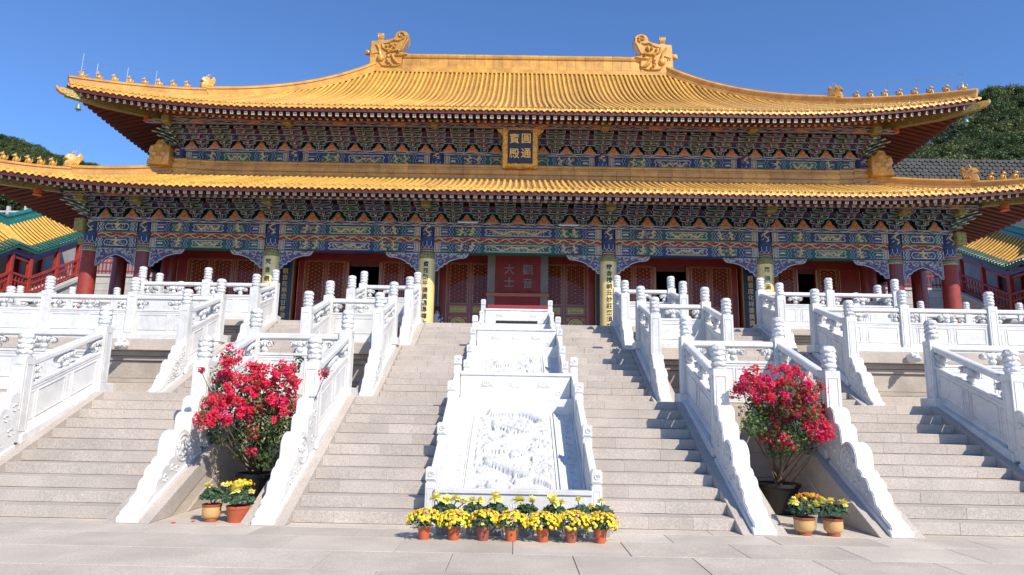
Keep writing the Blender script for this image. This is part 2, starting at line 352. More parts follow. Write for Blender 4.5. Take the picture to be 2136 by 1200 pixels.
def seg(par, p0, p1, z0, z1, H0=1.10, H1=1.10, base=True):
    p0 = Vector((*p0,0)); p1 = Vector((*p1,0)); d = p1-p0; Lf = d.length; a = PW/2; L = Lf-PW
    ang = math.atan2(d.y,d.x); sb = (z1-z0)/Lf; st = p0+d.normalized()*a; zz = z0+sb*a
    h0 = H0+(H1-H0)*a/Lf; h1 = H1-(H1-H0)*a/Lf; key = (round(L,2),round(sb,2),round(h0,2),round(h1,2))
    if key not in cache:
        pn = MB(); pn.box(0,L,-.05,.05,.13,.745)
        pn.box(0,L,-.066,.066,.70,.747); pn.box(0,L,-.058,.058,.655,.685); pn.box(0,L,-.06,.06,.13,.20)
        uw = L-.10; n = max(1, round(uw/.85)); cw = uw/n
        for i in range(n):
            ua = .05+i*cw; 
            if n > 1: frame(pn, ua+.015, ua+.12, .235,.625,.014,.05,.008); frame(pn, ua+.16, ua+cw-.02, .235,.625,.022,.05,.013)
            else: frame(pn, ua+.02, ua+cw-.02,.235,.625,.022,.05,.013)
        rl = MB(); rl.prism([(-.045,.985),(.045,.985),(.075,1.01),(.075,1.075),(.05,1.10),(-.05,1.10),(-.075,1.075),(-.075,1.01)], 0, L, 'yz')
        oc = MB(); cloud(oc, L/2, .905) if L > .5 else None
        os = MB(); cloud(os, .09, .905, .62); os2 = MB(); cloud(os2, L-.09, .905, .62)
        bs = MB(); bs.box(-a-.02,L+a+.02,-.15,.15,.0,.128)
        cache[key] = [warp(pn,L,sb,h0,h1).mesh('panel', ML('marble'), bevel=.004), warp(rl,L,sb,h0,h1).mesh('handrail', ML('marble'), bevel=.006)] + \
            [warp(q,L,sb,h0,h1).mesh('cloud_ornament', ML('marble_carved'), smooth=45) if q.v else None for q in (oc,os,os2)] + [warp(bs,L,sb,h0,h1).mesh('base_slab', ML('marble'), bevel=.01)]
    ms = cache[key]
    for nm,me in zip(('panel','handrail','cloud_ornament','cloud_ornament','cloud_ornament','base_slab'), ms):
        if me and (base or nm != 'base_slab'): ob(nm, me, par, (st.x,st.y,zz), (0,0,ang))
def cap_mesh():
    b = MB(); pr = [(.085,0),(.10,.012),(.10,.03),(.082,.04)]
    for i in range(4):
        z = .045+i*.078; pr += [(.092,z),(.110,z+.018),(.113,z+.042),(.098,z+.066)]
    pr += [(.094,.358),(.085,.375),(.05,.385)]
    def wv(rr,z,a,j):
        k = (j-4)//4
        if 4 <= j < 20: return rr*(1+.035*math.sin(7*a+k*2.1)), z+.012*math.sin(5*a+k*1.7)
        return rr, z
    b.lathe(pr, 22, m=0, wave=wv); return b.mesh('post_cap', ML('marble_carved'), smooth=50)
CAPM = cap_mesh()
def post(par, x, y, z0, zt, sc=1.0):
    h = round(zt-z0,2); k = ('post',h)
    if k not in cache:
        b = MB(); a = PW/2; b.box(-a,a,-a,a,0,h)
        lo_, hi_ = (.16 if h > 1 else .1), h-.10
        for rot in range(2):
            q = MB(); frame(q,-a+.035,a-.035,lo_,hi_,.016,a,.009)
            if rot: q.v = [(p[1],p[0],p[2]) for p in q.v]
            b.v, b.f, b.m = b.v+q.v, b.f+[tuple(i+len(b.v) for i in f) for f in q.f], b.m+q.m
        cache[k] = b.mesh('post', ML('marble'), bevel=.006)
    o = ob('post', cache[k], par, (x,y,z0)); ob('post_cap', CAPM, o, (0,0,h-.004), (0,0,random.uniform(0,6.28)), (sc,sc,sc)); return o
def level(label, pts, z, build, name='marble_balustrade'):
    o = thing(name, label, 'balustrade', group='white marble balustrades')
    for i in range(len(pts)-1): seg(o, pts[i], pts[i+1], z, z)
    for i in build: post(o, *pts[i], z, z+1.17)
    return o
def scroll(ys, yl, zf, sl):
    # carved scroll stone closing a stair balustrade: lobed outline in the yz plane, true circles
    Lr = yl-ys; k = Lr/1.42
    C = [(.06,.62,.15),(.23,.50,.13),(.50,.30,.235),(.74,.20,.12),(.86,.15,.14),(.98,.075,.13)]
    top = []; n = 90
    for i in range(n+1):
        u = Lr*i/n; y = yl-u; base = zf-sl*u; z = base+(.075 if u > 1.24*k else .115 if u > 1.10*k else .16 if u > 1.02*k else .1)
        for (cu,ch,rr) in C:
            cu, ch2, rr = cu*k, ch*(.55+.45*k), rr*(.6+.4*k); dz = rr*rr-(u-cu)**2
            if dz > 0: z = max(z, zf-sl*cu+ch2+math.sqrt(dz))
        top.append((y,z))
    bot = [(ys,zf-sl*Lr+.0),(yl,zf)]
    b = MB(); b.prism(top+bot, -.12, .12, 'yz')
    base = MB().prism([(ys-.03,zf-sl*Lr-.02),(ys-.03,zf-sl*Lr+.05),(ys+.25*k,zf-sl*(Lr-.28*k)+.055),(yl,zf+.055),(yl,zf-.02)], -.145,.145,'yz')
    meds = []; cy = yl-.5*k; cz = zf-sl*.5*k+.30*(.55+.45*k); R0 = .175*(.6+.4*k)
    for sg in (-1,1):
        x = sg*.122; med = MB(); meds.append(med)
        med.tube([(x,cy+R0*math.cos(a),cz+R0*math.sin(a)) for a in np.linspace(0,2*math.pi,22)],.016,5)
        med.tube([(x,cy+R0*.62*math.cos(a),cz+R0*.62*math.sin(a)) for a in np.linspace(0,2*math.pi,18)],.011,4)
        for i in range(8): a = i*math.pi/4; med.ball((x,cy+R0*.62*math.cos(a),cz+R0*.62*math.sin(a)),(.014,.034,.034),6,4)
        med.ball((x,cy,cz),(.018,.05,.05),8,5)
        for (u,h,rr) in ((.23,.47,.07),(.74,.17,.06),(.90,.13,.07),(.09,.55,.08),(.3,.12,.07),(.12,.22,.08),(.62,.08,.06)):
            u *= k; yy = yl-u; z = zf-sl*u+h*(.55+.45*k); rr *= (.6+.4*k)
            med.tube([(x,yy+rr*(1-q*.14)*math.cos(q),z+rr*(1-q*.14)*math.sin(q)) for q in np.linspace(0,5.6,14)],.014,4)
    return b, base, meds
SC_N = {}
def sloped(label, x, ys, zs, n, yf, yl, zcl, yu, zcu, lvl):
    sl = r/t; z = lambda y: zs+(y-ys+t)*sl
    o = thing('marble_balustrade', label, 'balustrade', group='white marble balustrades')
    post(o, x, yl, z(yl)+.02, zcl-.38, 1.0); post(o, x, yu, lvl+.0, zcu-.38, 1.0)
    MB().box(-.19,.19,-.24,.2,-.03,.15).build('base_slab', ML('marble'), o, (x,yu,lvl), bevel=.01)
    h0 = zcl-.38-.06-z(yl); h1 = zcu-.38-.06-min(lvl,z(yu))
    seg(o, (x,yl), (x,yu), z(yl), min(lvl,z(yu)), h0, h1)
    k = (round(yl-yf,2), round(sl,2))
    if k not in SC_N:
        b, ba, md = scroll(yf-yl, 0, 0, sl)
        b.v = [(p[0],p[1],p[2]) for p in b.v]
        SC_N[k] = (b.mesh('scroll_stone', ML('marble'), bevel=.012, seg=2, smooth=35), ba.mesh('base_slab', ML('marble'), bevel=.012), [q.mesh('medallion', ML('marble'), smooth=60) for q in md])
    s_ = ob('scroll_stone', SC_N[k][0], o, (x,yl-PW/2,z(yl-PW/2)+.045)); [ob('medallion', q, s_) for q in SC_N[k][2]]; ob('base_slab', SC_N[k][1], o, (x,yl-PW/2,z(yl-PW/2)))
    return o
XS = {'lower':(3.07,4.74,7.50),'middle':(3.06,4.65,7.36),'upper':(2.93,4.51,7.13)}
for (w,n,ys,zs,a,b,sd) in C3:
    yf,yl,zcl,yu,zcu,lvl = {'lower':(-.16,1.38,2.50,3.30,3.20,1.65),'middle':(5.12,6.0,4.0,7.66,4.55,3.0),'upper':(8.62,9.28,5.0,10.69,5.42,3.9)}[w]
    for s,q in ((-1,'left'),(1,'right')):
        for x,e in zip(XS[w], ('beside central steps','inside side steps','outside side steps')):
            sloped(f'sloping marble balustrade {e}, {w} flight, {q} of the dragon ramp', s*x, ys, zs, n, yf, yl, zcl, yu, zcu, lvl)
for s,q in ((-1,'left'),(1,'right')):
    level(f'short level marble balustrade above the {q} flower alcove', [(s*4.74,3.30),(s*3.07,3.30)], 1.65, [])
    level(f'level marble balustrade at the far {q} edge on the lowest terrace', [(s*7.5,3.30),(s*9.6,3.30),(s*11.7,3.30)], 1.65, [1,2])
    level(f'short level marble balustrade on the middle terrace {q} of the central steps', [(s*4.65,7.66),(s*3.06,7.66)], 3.0, [])
    level(f'long marble balustrade on the middle terrace left of the side steps' if s < 0 else 'long marble balustrade on the middle terrace right of the side steps', [(s*7.36,7.66),(s*9.5,7.66),(s*11.64,7.66),(s*13.8,7.66),(s*13.8,9.25),(s*13.8,10.85),(s*13.8,12.45)], 3.0, [1,2,3,4,5,6])
    level(f'short level marble balustrade on the upper terrace {q} of the central steps', [(s*4.51,10.69),(s*2.93,10.69)], 3.9, [])
    level(f'marble balustrade around the {q} corner of the upper terrace', [(s*7.13,10.69),(s*9.12,10.69),(s*11.07,10.72),(s*11.07,11.67),(s*11.07,13.05),(s*11.07,14.4)], 3.9, [1,2,3,4,5])
    level(f'far marble balustrade in front of the {q} outer red columns of the hall', [(s*11.07,14.4),(s*12.55,14.4),(s*14.0,14.45),(s*15.6,14.5),(s*17.4,14.45),(s*19.1,14.45)], 3.9, [1,2,3,4,5])
# ------------------------------------------------------------------ dragon ramp
ramp = thing('dragon_ramp', 'white marble ramp carved with dragons and clouds between the central steps', 'ramp')
def hf(L, Wd, seed):
    rg = np.random.RandomState(seed); nx, ny = 110, int(110*L/Wd)
    X, Yv = np.meshgrid(np.linspace(-Wd/2,Wd/2,nx), np.linspace(0,L,ny)); H = np.zeros_like(X)
    def curve(pts, w, h):
        nonlocal H
        d = np.full_like(X, 9.)
        for k in range(len(pts)):
            d = np.minimum(d, (X-pts[k][0])**2+(Yv-pts[k][1])**2)
        d = np.sqrt(d); H = np.maximum(H, h*np.sqrt(np.clip(1-(d/w)**2,0,1)))
    for k in range(int(24*L*Wd)):                     # rolling cloud scrolls
        cx, cy, rr = rg.uniform(-Wd/2,Wd/2), rg.uniform(0,L), rg.uniform(.05,.12); a0 = rg.uniform(0,6.3); sg = rg.choice([-1,1])
        curve([(cx+rr*(1-.12*q)*math.cos(a0+sg*q), cy+.7*rr*(1-.12*q)*math.sin(a0+sg*q)) for q in np.linspace(0,6.5,26)], .024, rg.uniform(.02,.04))
        e = rg.uniform(.1,.25); curve([(cx+rr*math.cos(a0)+e*q*sg, cy+.7*rr*math.sin(a0)+.05*math.sin(5*q)) for q in np.linspace(0,1,14)], .022, .028)
    nd = max(1, int(round(L/1.0)))
    for d in range(nd):                               # coiling dragon bodies
        cy = L*(d+.5)/nd; sg = 1 if d % 2 else -1; ph = rg.uniform(-.3,.3); m = 230
        pts = [(sg*.40*Wd*math.sin(2*math.pi*1.15*q+ph)*(1-.25*q), cy+(q-.5)*.82+.10*math.sin(4*math.pi*q+d)) for q in np.linspace(0,1,m)]
        for a in range(0, m-1, 6):                    # tapering body with notched scales
            q = a/m; w = .030+.040*math.sin(math.pi*min(1,q*1.15+.08)); curve(pts[a:a+6], w, .062+.03*math.sin(math.pi*q))
        for a in range(10, m-8, 5): p, q = pts[a], pts[a+2]; nx_, ny_ = -(q[1]-p[1]), q[0]-p[0]; l = math.hypot(nx_,ny_) or 1; curve([(p[0]+nx_/l*e,p[1]+ny_/l*e) for e in (.045,.06)], .014, .075)
        for a in (40,90,140,185):
            p = pts[a]; an = rg.uniform(0,6.3); curve([(p[0]+.15*e*math.cos(an+e), p[1]+.15*e*math.sin(an+e)) for e in np.linspace(0,1,12)], .026, .058)
            e2 = (p[0]+.15*math.cos(an+1), p[1]+.15*math.sin(an+1))
            for f in (-.7,0,.7): curve([(e2[0]+.05*e*math.cos(an+1+f), e2[1]+.05*e*math.sin(an+1+f)) for e in (0,.5,1)], .011, .05)
        p = pts[-1]; curve([(p[0]+.03*math.cos(a),p[1]+.03*math.sin(a)) for a in np.linspace(0,6,6)], .075, .10)
        for a in (-1.0,-.5,.2,.7,1.6,2.4,3.2,4.1): curve([(p[0]+(.06+.13*e)*math.cos(a+.5*e),p[1]+(.06+.13*e)*math.sin(a+.5*e)) for e in np.linspace(0,1,9)], .016, .06)
    curve([(.02*math.cos(a),L*.5+.02*math.sin(a)) for a in np.linspace(0,6,7)], .07, .07)
    ed = np.minimum(np.minimum(X+Wd/2, Wd/2-X), np.minimum(Yv, L-Yv)); H *= 1.25*np.clip(ed/.03,0,1)
    for i in range(ny):
        for j in range(nx): H[i,j] += .006*noise.noise(Vector((X[i,j]*22,Yv[i,j]*22,seed)))
    V = [(X[i,j],Yv[i,j],H[i,j]) for i in range(ny) for j in range(nx)]
    Fc = [(i*nx+j,i*nx+j+1,(i+1)*nx+j+1,(i+1)*nx+j) for i in range(ny-1) for j in range(nx-1)]
    return V, Fc
def lotus(b, cx, cz, s, y):
    for k in range(-3,4):
        a = k*.42; b.tube([(cx+s*.05*math.sin(a),y,cz-.02*s), (cx+s*.33*math.sin(a)*1.1,y,cz+s*.22*math.cos(a)), (cx+s*.5*math.sin(a),y,cz+s*.42*math.cos(a)+.02*s)], [.010,.016,.005], 5)
    b.tube([(cx-s*.55,y,cz-.05*s),(cx-s*.2,y,cz-.10*s),(cx,y,cz-.06*s),(cx+s*.2,y,cz-.10*s),(cx+s*.55,y,cz-.05*s)],.010,5)
def section(ya, yb, z0line, yp, zp, hp, posts, W2=1.07, slot=False):
    # side walls between posts, sunk relief slab, lotus panel at the head
    sl = r/t; nz = lambda y: z0line+(y)*sl; depth = .27
    def wl(y): return nz(min(y, yb))
    for s in (-1,1):
        for i in range(len(posts)-1):
            p, q = posts[i], posts[i+1]; a, b_ = p[0]+.07, q[0]-.07
            zt = lambda y: wl(y)+.27
            b = MB(); b.prism([(a,wl(a)-.6),(b_,wl(b_)-.6),(b_,zt(b_)),(a,zt(a))], s*W2-.05, s*W2+.05, 'yz')
            for sg in (-1,1):
                xx = s*W2+sg*.05; lo2 = [(a+.08,zt(a+.08)-.22),(b_-.08,zt(b_-.08)-.22),(b_-.08,zt(b_-.08)-.06),(a+.08,zt(a+.08)-.06)]
                b.tube([(xx,*lo2[j%4]) for j in range(5)],.009,4)
            b.build('side_panel', ML('marble'), ramp, bevel=.005)
        for (y,zt) in posts:
            b = MB(); b.box(-.068,.068,-.068,.068,-.75,-.20); b.box(-.058,.058,-.058,.058,-.20,-.17); b.box(-.07,.07,-.07,.07,-.17,-.015); b.box(-.055,.055,-.055,.055,-.015,0)
            frame(b,-.045,.045,-.66,-.26,.01,.068,.006); o = b.build('post', ML('marble'), ramp, (s*W2,y,zt), bevel=.006)
            c = MB(); c.tube([(.04*math.cos(a)*(1-a*.08),-.073,-.09+.04*math.sin(a)*(1-a*.08)) for a in np.linspace(0,8,20)],.008,4); c.tube([(-.05,-.073,-.15),(.05,-.073,-.15)],.008,4); c.build('carving', ML('marble'), o)
    L = math.hypot(yb-ya,(yb-ya)*sl); ang = math.atan(sl); b = MB(); V, Fc = hf(L-.12, 1.22, int(ya*10)+3); b.add(V, Fc)
    o = b.build('dragon_relief', ML('marble_relief'), ramp, (0,ya+.05,nz(ya+.05)-depth), smooth=True, recalc=False); o.rotation_euler = (ang,0,0)
    b = MB()
    for s in (-1,1):
        for (xa,xb,h) in ((.61,.66,.02),(.66,.70,.05),(.70,.735,.025),(.735,.985,.008),(.985,1.02,.05)):
            b.box(min(s*xa,s*xb),max(s*xa,s*xb),0,L,-.1,h)
    b.box(-.61,.61,L-.12,L+.02,-.1,.03); b.box(-.61,.61,-.03,0,-.1,.02)
    o = b.build('border', ML('marble'), ramp, (0,ya,nz(ya)-depth), bevel=.005); o.rotation_euler = (ang,0,0)
    bc = MB()
    for s in (-1,1):
        for i in range(int(L/.21)):
            vv = .12+i*.21; bc.tube([(s*.86+.055*math.cos(a)*(1-.06*a),vv+.06*math.sin(a)*(1-.06*a),.012) for a in np.linspace(0,9,22)],.009,4)
    o = stuff(bc.build('border_scrolls', ML('marble'), ramp, (0,ya,nz(ya)-depth))); o.rotation_euler = (ang,0,0)
    b = MB(); z0 = zp
    b.box(-W2+.07,W2-.07,-.05,.05,0,hp); b.box(-W2+.06,W2-.06,-.075,.075,hp-.055,hp); b.box(-W2+.07,W2-.07,-.065,.065,0,.03)
    if slot: b = MB(); b.box(-W2+.07,W2-.07,-.05,.05,.08,hp); b.box(-W2+.06,W2-.06,-.075,.075,hp-.055,hp); b.box(-W2+.07,-.62,-.05,.05,0,.08); b.box(.62,W2-.07,-.05,.05,0,.08)
    o = b.build('lotus_panel', ML('marble'), ramp, (0,yp,z0), bevel=.006)
    for cx in (-.52,0,.5): c = MB(); lotus(c, cx, hp*.5, hp*.5, -.052); c.build('lotus_carving', ML('marble'), o)
    for cx in (-.8,.78):
        c = MB(); c.tube([(cx+.05*math.cos(a)*(1-.08*a),-.052,.10+.05*math.sin(a)*(1-.08*a)) for a in np.linspace(0,7,16)],.009,4); c.build('corner_carving', ML('marble'), o)
section(.12, 3.45, r, 3.62, 1.66, .475, [(.13,.71),(1.28,1.26),(2.6,1.93),(3.66,2.44)])
section(5.25, 8.15, 1.65-y2*r/t+r, 8.4, 3.02, .50, [(5.3,2.25),(5.95,2.53),(6.8,2.94),(7.85,3.47),(8.5,3.86)])
section(8.8, 10.75, 3.0-y3*r/t+r, 11.1, 4.0, .43, [(8.85,3.55),(9.7,3.86),(10.5,4.27),(11.2,4.72)], 1.0, True)
b = MB(); b.box(-1.0,1.0,-.05,.05,.0,.45); b.box(-1.01,1.01,-.075,.075,.395,.452); b.box(-1.01,1.01,-.07,.07,0,.07)
o = b.build('front_panel', ML('marble'), ramp, (0,.08,0), bevel=.006)
for cx in (-.6,0,.6): c = MB(); lotus(c, cx, .19, .2, -.052); c.build('lotus_carving', ML('marble'), o)
MB().box(-1.15,1.15,.0,.16,-.05,.03).build('plinth', ML('marble'), ramp, bevel=.006)
for (ya,yb,z) in ((3.04,5.5,1.66),(7.80,9.0,3.01),(10.44,12.4,3.91)): MB().box(-1.14,1.14,ya,yb,z-.5,z).build('landing_slab', ML('marble'), ramp)
# ------------------------------------------------------------------ text glyphs (built-in font)
def glyphs(chars, extrude=.02, offset=.012):
    objs = {}
    for c in sorted(set(chars)):
        cu = bpy.data.curves.new('glyph', 'FONT'); cu.body = c; cu.size = 1; cu.extrude = extrude; cu.offset = offset; cu.align_x = 'CENTER'; cu.align_y = 'CENTER'; cu.resolution_u = 2
        o = bpy.data.objects.new('glyph', cu); COL.objects.link(o); objs[c] = o
    dg = bpy.context.evaluated_depsgraph_get(); dg.update(); out = {}
    for c,o in objs.items():
        me = bpy.data.meshes.new_from_object(o.evaluated_get(dg)); me.name = 'character'
        if len(me.vertices):
            co = np.empty(len(me.vertices)*3); me.vertices.foreach_get('co', co); co = co.reshape(-1,3)
            lo_, hi_ = co.min(0), co.max(0); co[:,0] -= (lo_[0]+hi_[0])/2; co[:,1] -= (lo_[1]+hi_[1])/2; me.vertices.foreach_set('co', co.ravel())
        out[c] = me; cu = o.data; bpy.data.objects.remove(o); bpy.data.curves.remove(cu)
    return out
T_PLAQUE = '圓通寶殿'; T_SCREEN = '觀音大士'
T_G1 = '梵音觀上停'; T_G2 = '寶筏點平德圓通尋禪大悲'; T_G3 = '瓣香禮朝云妙莊密須甘露'; T_G4 = '落浪涵雨花'
T_B1 = '觀自在慈悲甘露澄澄潤'; T_B2 = '觀音度化祥雲靄靄揚'
GL = glyphs(T_PLAQUE+T_SCREEN+T_G1+T_G2+T_G3+T_G4+T_B1+T_B2)
GM = {}
def char(par, c, mat, loc, size, rot=(R(90),0,0)):
    k = (c, mat)
    if k not in GM: me = GL[c].copy(); me.materials.clear(); me.materials.append(MT[mat]); GM[k] = me
    return ob('character', GM[k], par, loc, rot, (size,size,size*.35))
# ------------------------------------------------------------------ hall
hall = thing('temple_hall', 'grand temple hall with double yellow tiled roof and painted beams', 'temple', (0,0,0))
YF, YD = 18.0, 20.1; CX = [3.66, 9.97, 15.2, 17.4]
class Roof:
    def __init__(s, **k): s.__dict__.update(k)
    def u(s, x): return max(0, min(1, (abs(x)-s.x0)/(s.Xc-s.x0)))
    def ye(s, x): return s.ye0-s.ch*s.u(x)**2
    def hip(s, x): return s.Yc+(s.Xc-abs(x))*(s.yt-s.Yc)/(s.Xc-s.XI) if abs(x) > s.XI else s.yt
    def g(s, q): return s.a*q+s.b*q*q+s.c*q**3
    def P(s, x, q):
        u = s.u(x); ye = s.ye(x); return (x, ye+q*(s.yt-ye), s.ze+(s.zt-s.ze)*s.g(q)+s.lift*u**2.2*(1-q)**1.5)
    def send(s, x): ye = s.ye(x); return max(.004, min(1, (s.hip(x)-ye)/(s.yt-ye)))
UR = Roof(ye0=17.25, ze=13.62, yt=27.1, zt=20.45, Xc=18.5, Yc=16.8, XI=8.2, x0=9.9, ch=.45, lift=.58, a=.82, b=-.25, c=.43)
LR = Roof(ye0=15.08, ze=9.45, yt=19.72, zt=11.42, Xc=20.75, Yc=14.65, XI=15.65, x0=11.5, ch=.43, lift=.62, a=.82, b=.18, c=0)
TR = .073
def row_mesh(rf, x):
    se = rf.send(x); pts = [rf.P(x, se*i/60) for i in range(61)]
    d = [0]
    for i in range(60): d.append(d[-1]+math.dist(pts[i], pts[i+1]))
    L = d[-1]; n = max(1, int(round(L/.34))); b = MB(); k = 7
    def at(q):
        q = max(0, min(L, q)); i = 0
        while i < 59 and d[i+1] < q: i += 1
        f = (q-d[i])/max(1e-6, d[i+1]-d[i]); return Vector(pts[i]).lerp(Vector(pts[i+1]), f)
    V = []; Fc = []
    for j in range(n):
        for (q,rr) in ((L*j/n, TR), (L*(j+.93)/n, TR*.93), (L*(j+.97)/n, TR*.80)):
            c = at(q); tn = (at(q+.03)-at(q-.03)).normalized(); up = Vector((0,-tn.z,tn.y)).normalized()
            for i in range(k):
                a = math.pi*i/(k-1); p = c+up*(.045+rr*math.sin(a)); V.append((p.x-x+rr*math.cos(a), p.y, p.z))
    for i in range(3*n-1):
        for j in range(k-1): Fc.append((i*k+j,i*k+j+1,(i+1)*k+j+1,(i+1)*k+j))
    b.add(V, Fc)
    e = at(0); m = 12; o0 = Vector((0,e.y-.012,e.z+.055))     # round end cap
    b.add([(o0.x+TR*1.1*math.cos(2*math.pi*i/m), o0.y-.02, o0.z+TR*1.1*math.sin(2*math.pi*i/m)) for i in range(m)]+[(o0.x+TR*1.1*math.cos(2*math.pi*i/m), o0.y+.03, o0.z+TR*1.1*math.sin(2*math.pi*i/m)) for i in range(m)]+
          [(o0.x+TR*.72*math.cos(2*math.pi*i/m), o0.y-.012, o0.z+TR*.72*math.sin(2*math.pi*i/m)) for i in range(m)],
          [tuple(range(2*m,3*m))]+[(i,(i+1)%m,2*m+(i+1)%m,2*m+i) for i in range(m)]+[(i,(i+1)%m,m+(i+1)%m,m+i) for i in range(m)])
    if L > .3: q = at(.16); b.ball((0,q.y,q.z+.135),(.028,.028,.04),6,4)
    return b.mesh('tile_row', ML('tile'), smooth=50)
def sweep(b, pts, prof, m=0):
    P = [Vector(p) for p in pts]; n = len(prof); V = []; Fc = []
    for i,p in enumerate(P):
        tn = P[min(i+1,len(P)-1)]-P[max(i-1,0)]; tn.normalize(); sd = Vector((tn.y,-tn.x,0)).normalized(); up = sd.cross(tn)
        if up.z < 0: up = -up
        for (w,h) in prof: V.append(p+sd*w+up*h)
    for i in range(len(P)-1):
        for j in range(n): Fc.append((i*n+j,i*n+(j+1)%n,(i+1)*n+(j+1)%n,(i+1)*n+j))
    Fc.append(tuple(range(n-1,-1,-1))); Fc.append(tuple(range((len(P)-1)*n,len(P)*n))); b.add(V, Fc, m)
HIPPROF = [(-.19,-.05),(.19,-.05),(.19,.10),(.13,.13),(.13,.27),(.18,.30),(.18,.35),(.11,.42),(.0,.44),(-.11,.42),(-.18,.35),(-.18,.30),(-.13,.27),(-.13,.13),(-.19,.10)]
def figurine():
    b = MB(); b.lathe([(.13,0),(.14,.03),(.09,.05)],8); b.ball((0,.02,.16),(.075,.10,.13),8,6); b.ball((0,-.05,.32),(.06,.075,.075),8,6); b.ball((0,-.12,.30),(.035,.05,.035),6,4)
    b.tube([(.04,-.08,.2),(.045,-.11,.05)],[.03,.025],5); b.tube([(-.04,-.08,.2),(-.045,-.11,.05)],[.03,.025],5)
    b.tube([(0,.1,.08),(0,.16,.2),(0,.13,.32),(0,.16,.38)],[.03,.035,.025,.01],5); b.ball((.04,-.03,.39),(.015,.02,.035),5,4); b.ball((-.04,-.03,.39),(.015,.02,.035),5,4)
    return b.mesh('figurine', ML('tile_shape'), smooth=60)
FIG = figurine()
def immortal():
    b = MB(); b.ball((0,0,.13),(.07,.16,.10),8,6); b.ball((0,-.17,.22),(.04,.05,.05),6,5); b.tube([(0,.12,.14),(0,.22,.22),(0,.2,.34)],[.05,.05,.02],5); b.lathe([(.07,.18),(.05,.3),(.03,.36)],8); b.ball((0,0,.41),.045,8,6); b.box(-.13,.13,-.15,.15,0,.05)
    return b.mesh('rider_figurine', ML('tile_shape'), smooth=60)
IMM = immortal()
def beast(sc=1):
    b = MB(); b.prism([((x-.8)*.42,z*.42) for x,z in ((0,0),(1.35,0),(1.3,.6),(1.55,1.15),(1.62,1.6),(1.3,1.9),(1.12,1.5),(.92,1.35),(.78,1.62),(.5,1.55),(.12,1.52),(-.08,1.25),(-.16,1.05),(.3,.92),(.02,.75),(-.05,.55))], -.16,.16,'yz')
    for s in (-1,1):
        b.ball((s*.16,-.16,.56),(.04,.05,.05),6,5); b.tube([(s*.08,-.12,.62),(s*.11,-.04,.84),(s*.10,.06,.82),(s*.1,.07,.92)],[.03,.025,.02,.008],5)
        for k in range(4): b.tube([(s*.165,-.1+.07*k,.1),(s*.18,-.02+.07*k,.28),(s*.165,.08+.05*k,.45+.04*k)],[.02,.028,.01],5)
        b.tube([(s*.165,-.3,.06),(s*.17,-.1,.11),(s*.165,.2,.07)],[.02,.03,.02],5)
    return b.mesh('ridge_beast', ML('tile_shape'), bevel=.02, smooth=50)
BEAST = beast()
DRIP = MB().prism([(-.088,.04),(.088,.04),(.09,-.015),(.062,-.05),(.03,-.062),(0,-.095),(-.03,-.062),(-.062,-.05),(-.09,-.015)],-.012,.012,'xz').mesh('drip_tile', ML('tile'), bevel=.004)
def fly_rafter():
    b = MB(); b.box(-.074,.074,0,1.3,-.074,.074,0); b.quad(-.07,.07,-.07,.07,-.004,1); 
    for (p) in ([(-.07,-.07),(.07,-.07),(.07,.07),(-.07,.07)],): b.ring(p,.016,-.006,2)
    b.ribbon([(-.03,.03),(.03,.03),(.03,-.0),(-.02,0),(-.02,-.03),(.03,-.03)],.010,-.006,3)
    return b.mesh('flying_rafter', ML('soffit','rafter_end','white_paint','green'))
FLY = fly_rafter()
def rnd_rafter():
    b = MB(); n = 10; V = []; rr = .072
    for y in (0,2.2): V += [(rr*math.cos(2*math.pi*i/n),y,rr*math.sin(2*math.pi*i/n)) for i in range(n)]
    b.add(V, [(i,(i+1)%n,n+(i+1)%n,n+i) for i in range(n)], 0); b.add([(p[0],-.003,p[2]) for p in V[:n]], [tuple(range(n))], 1)
    return b.mesh('round_rafter', ML('soffit','round_end'))
RND = rnd_rafter()
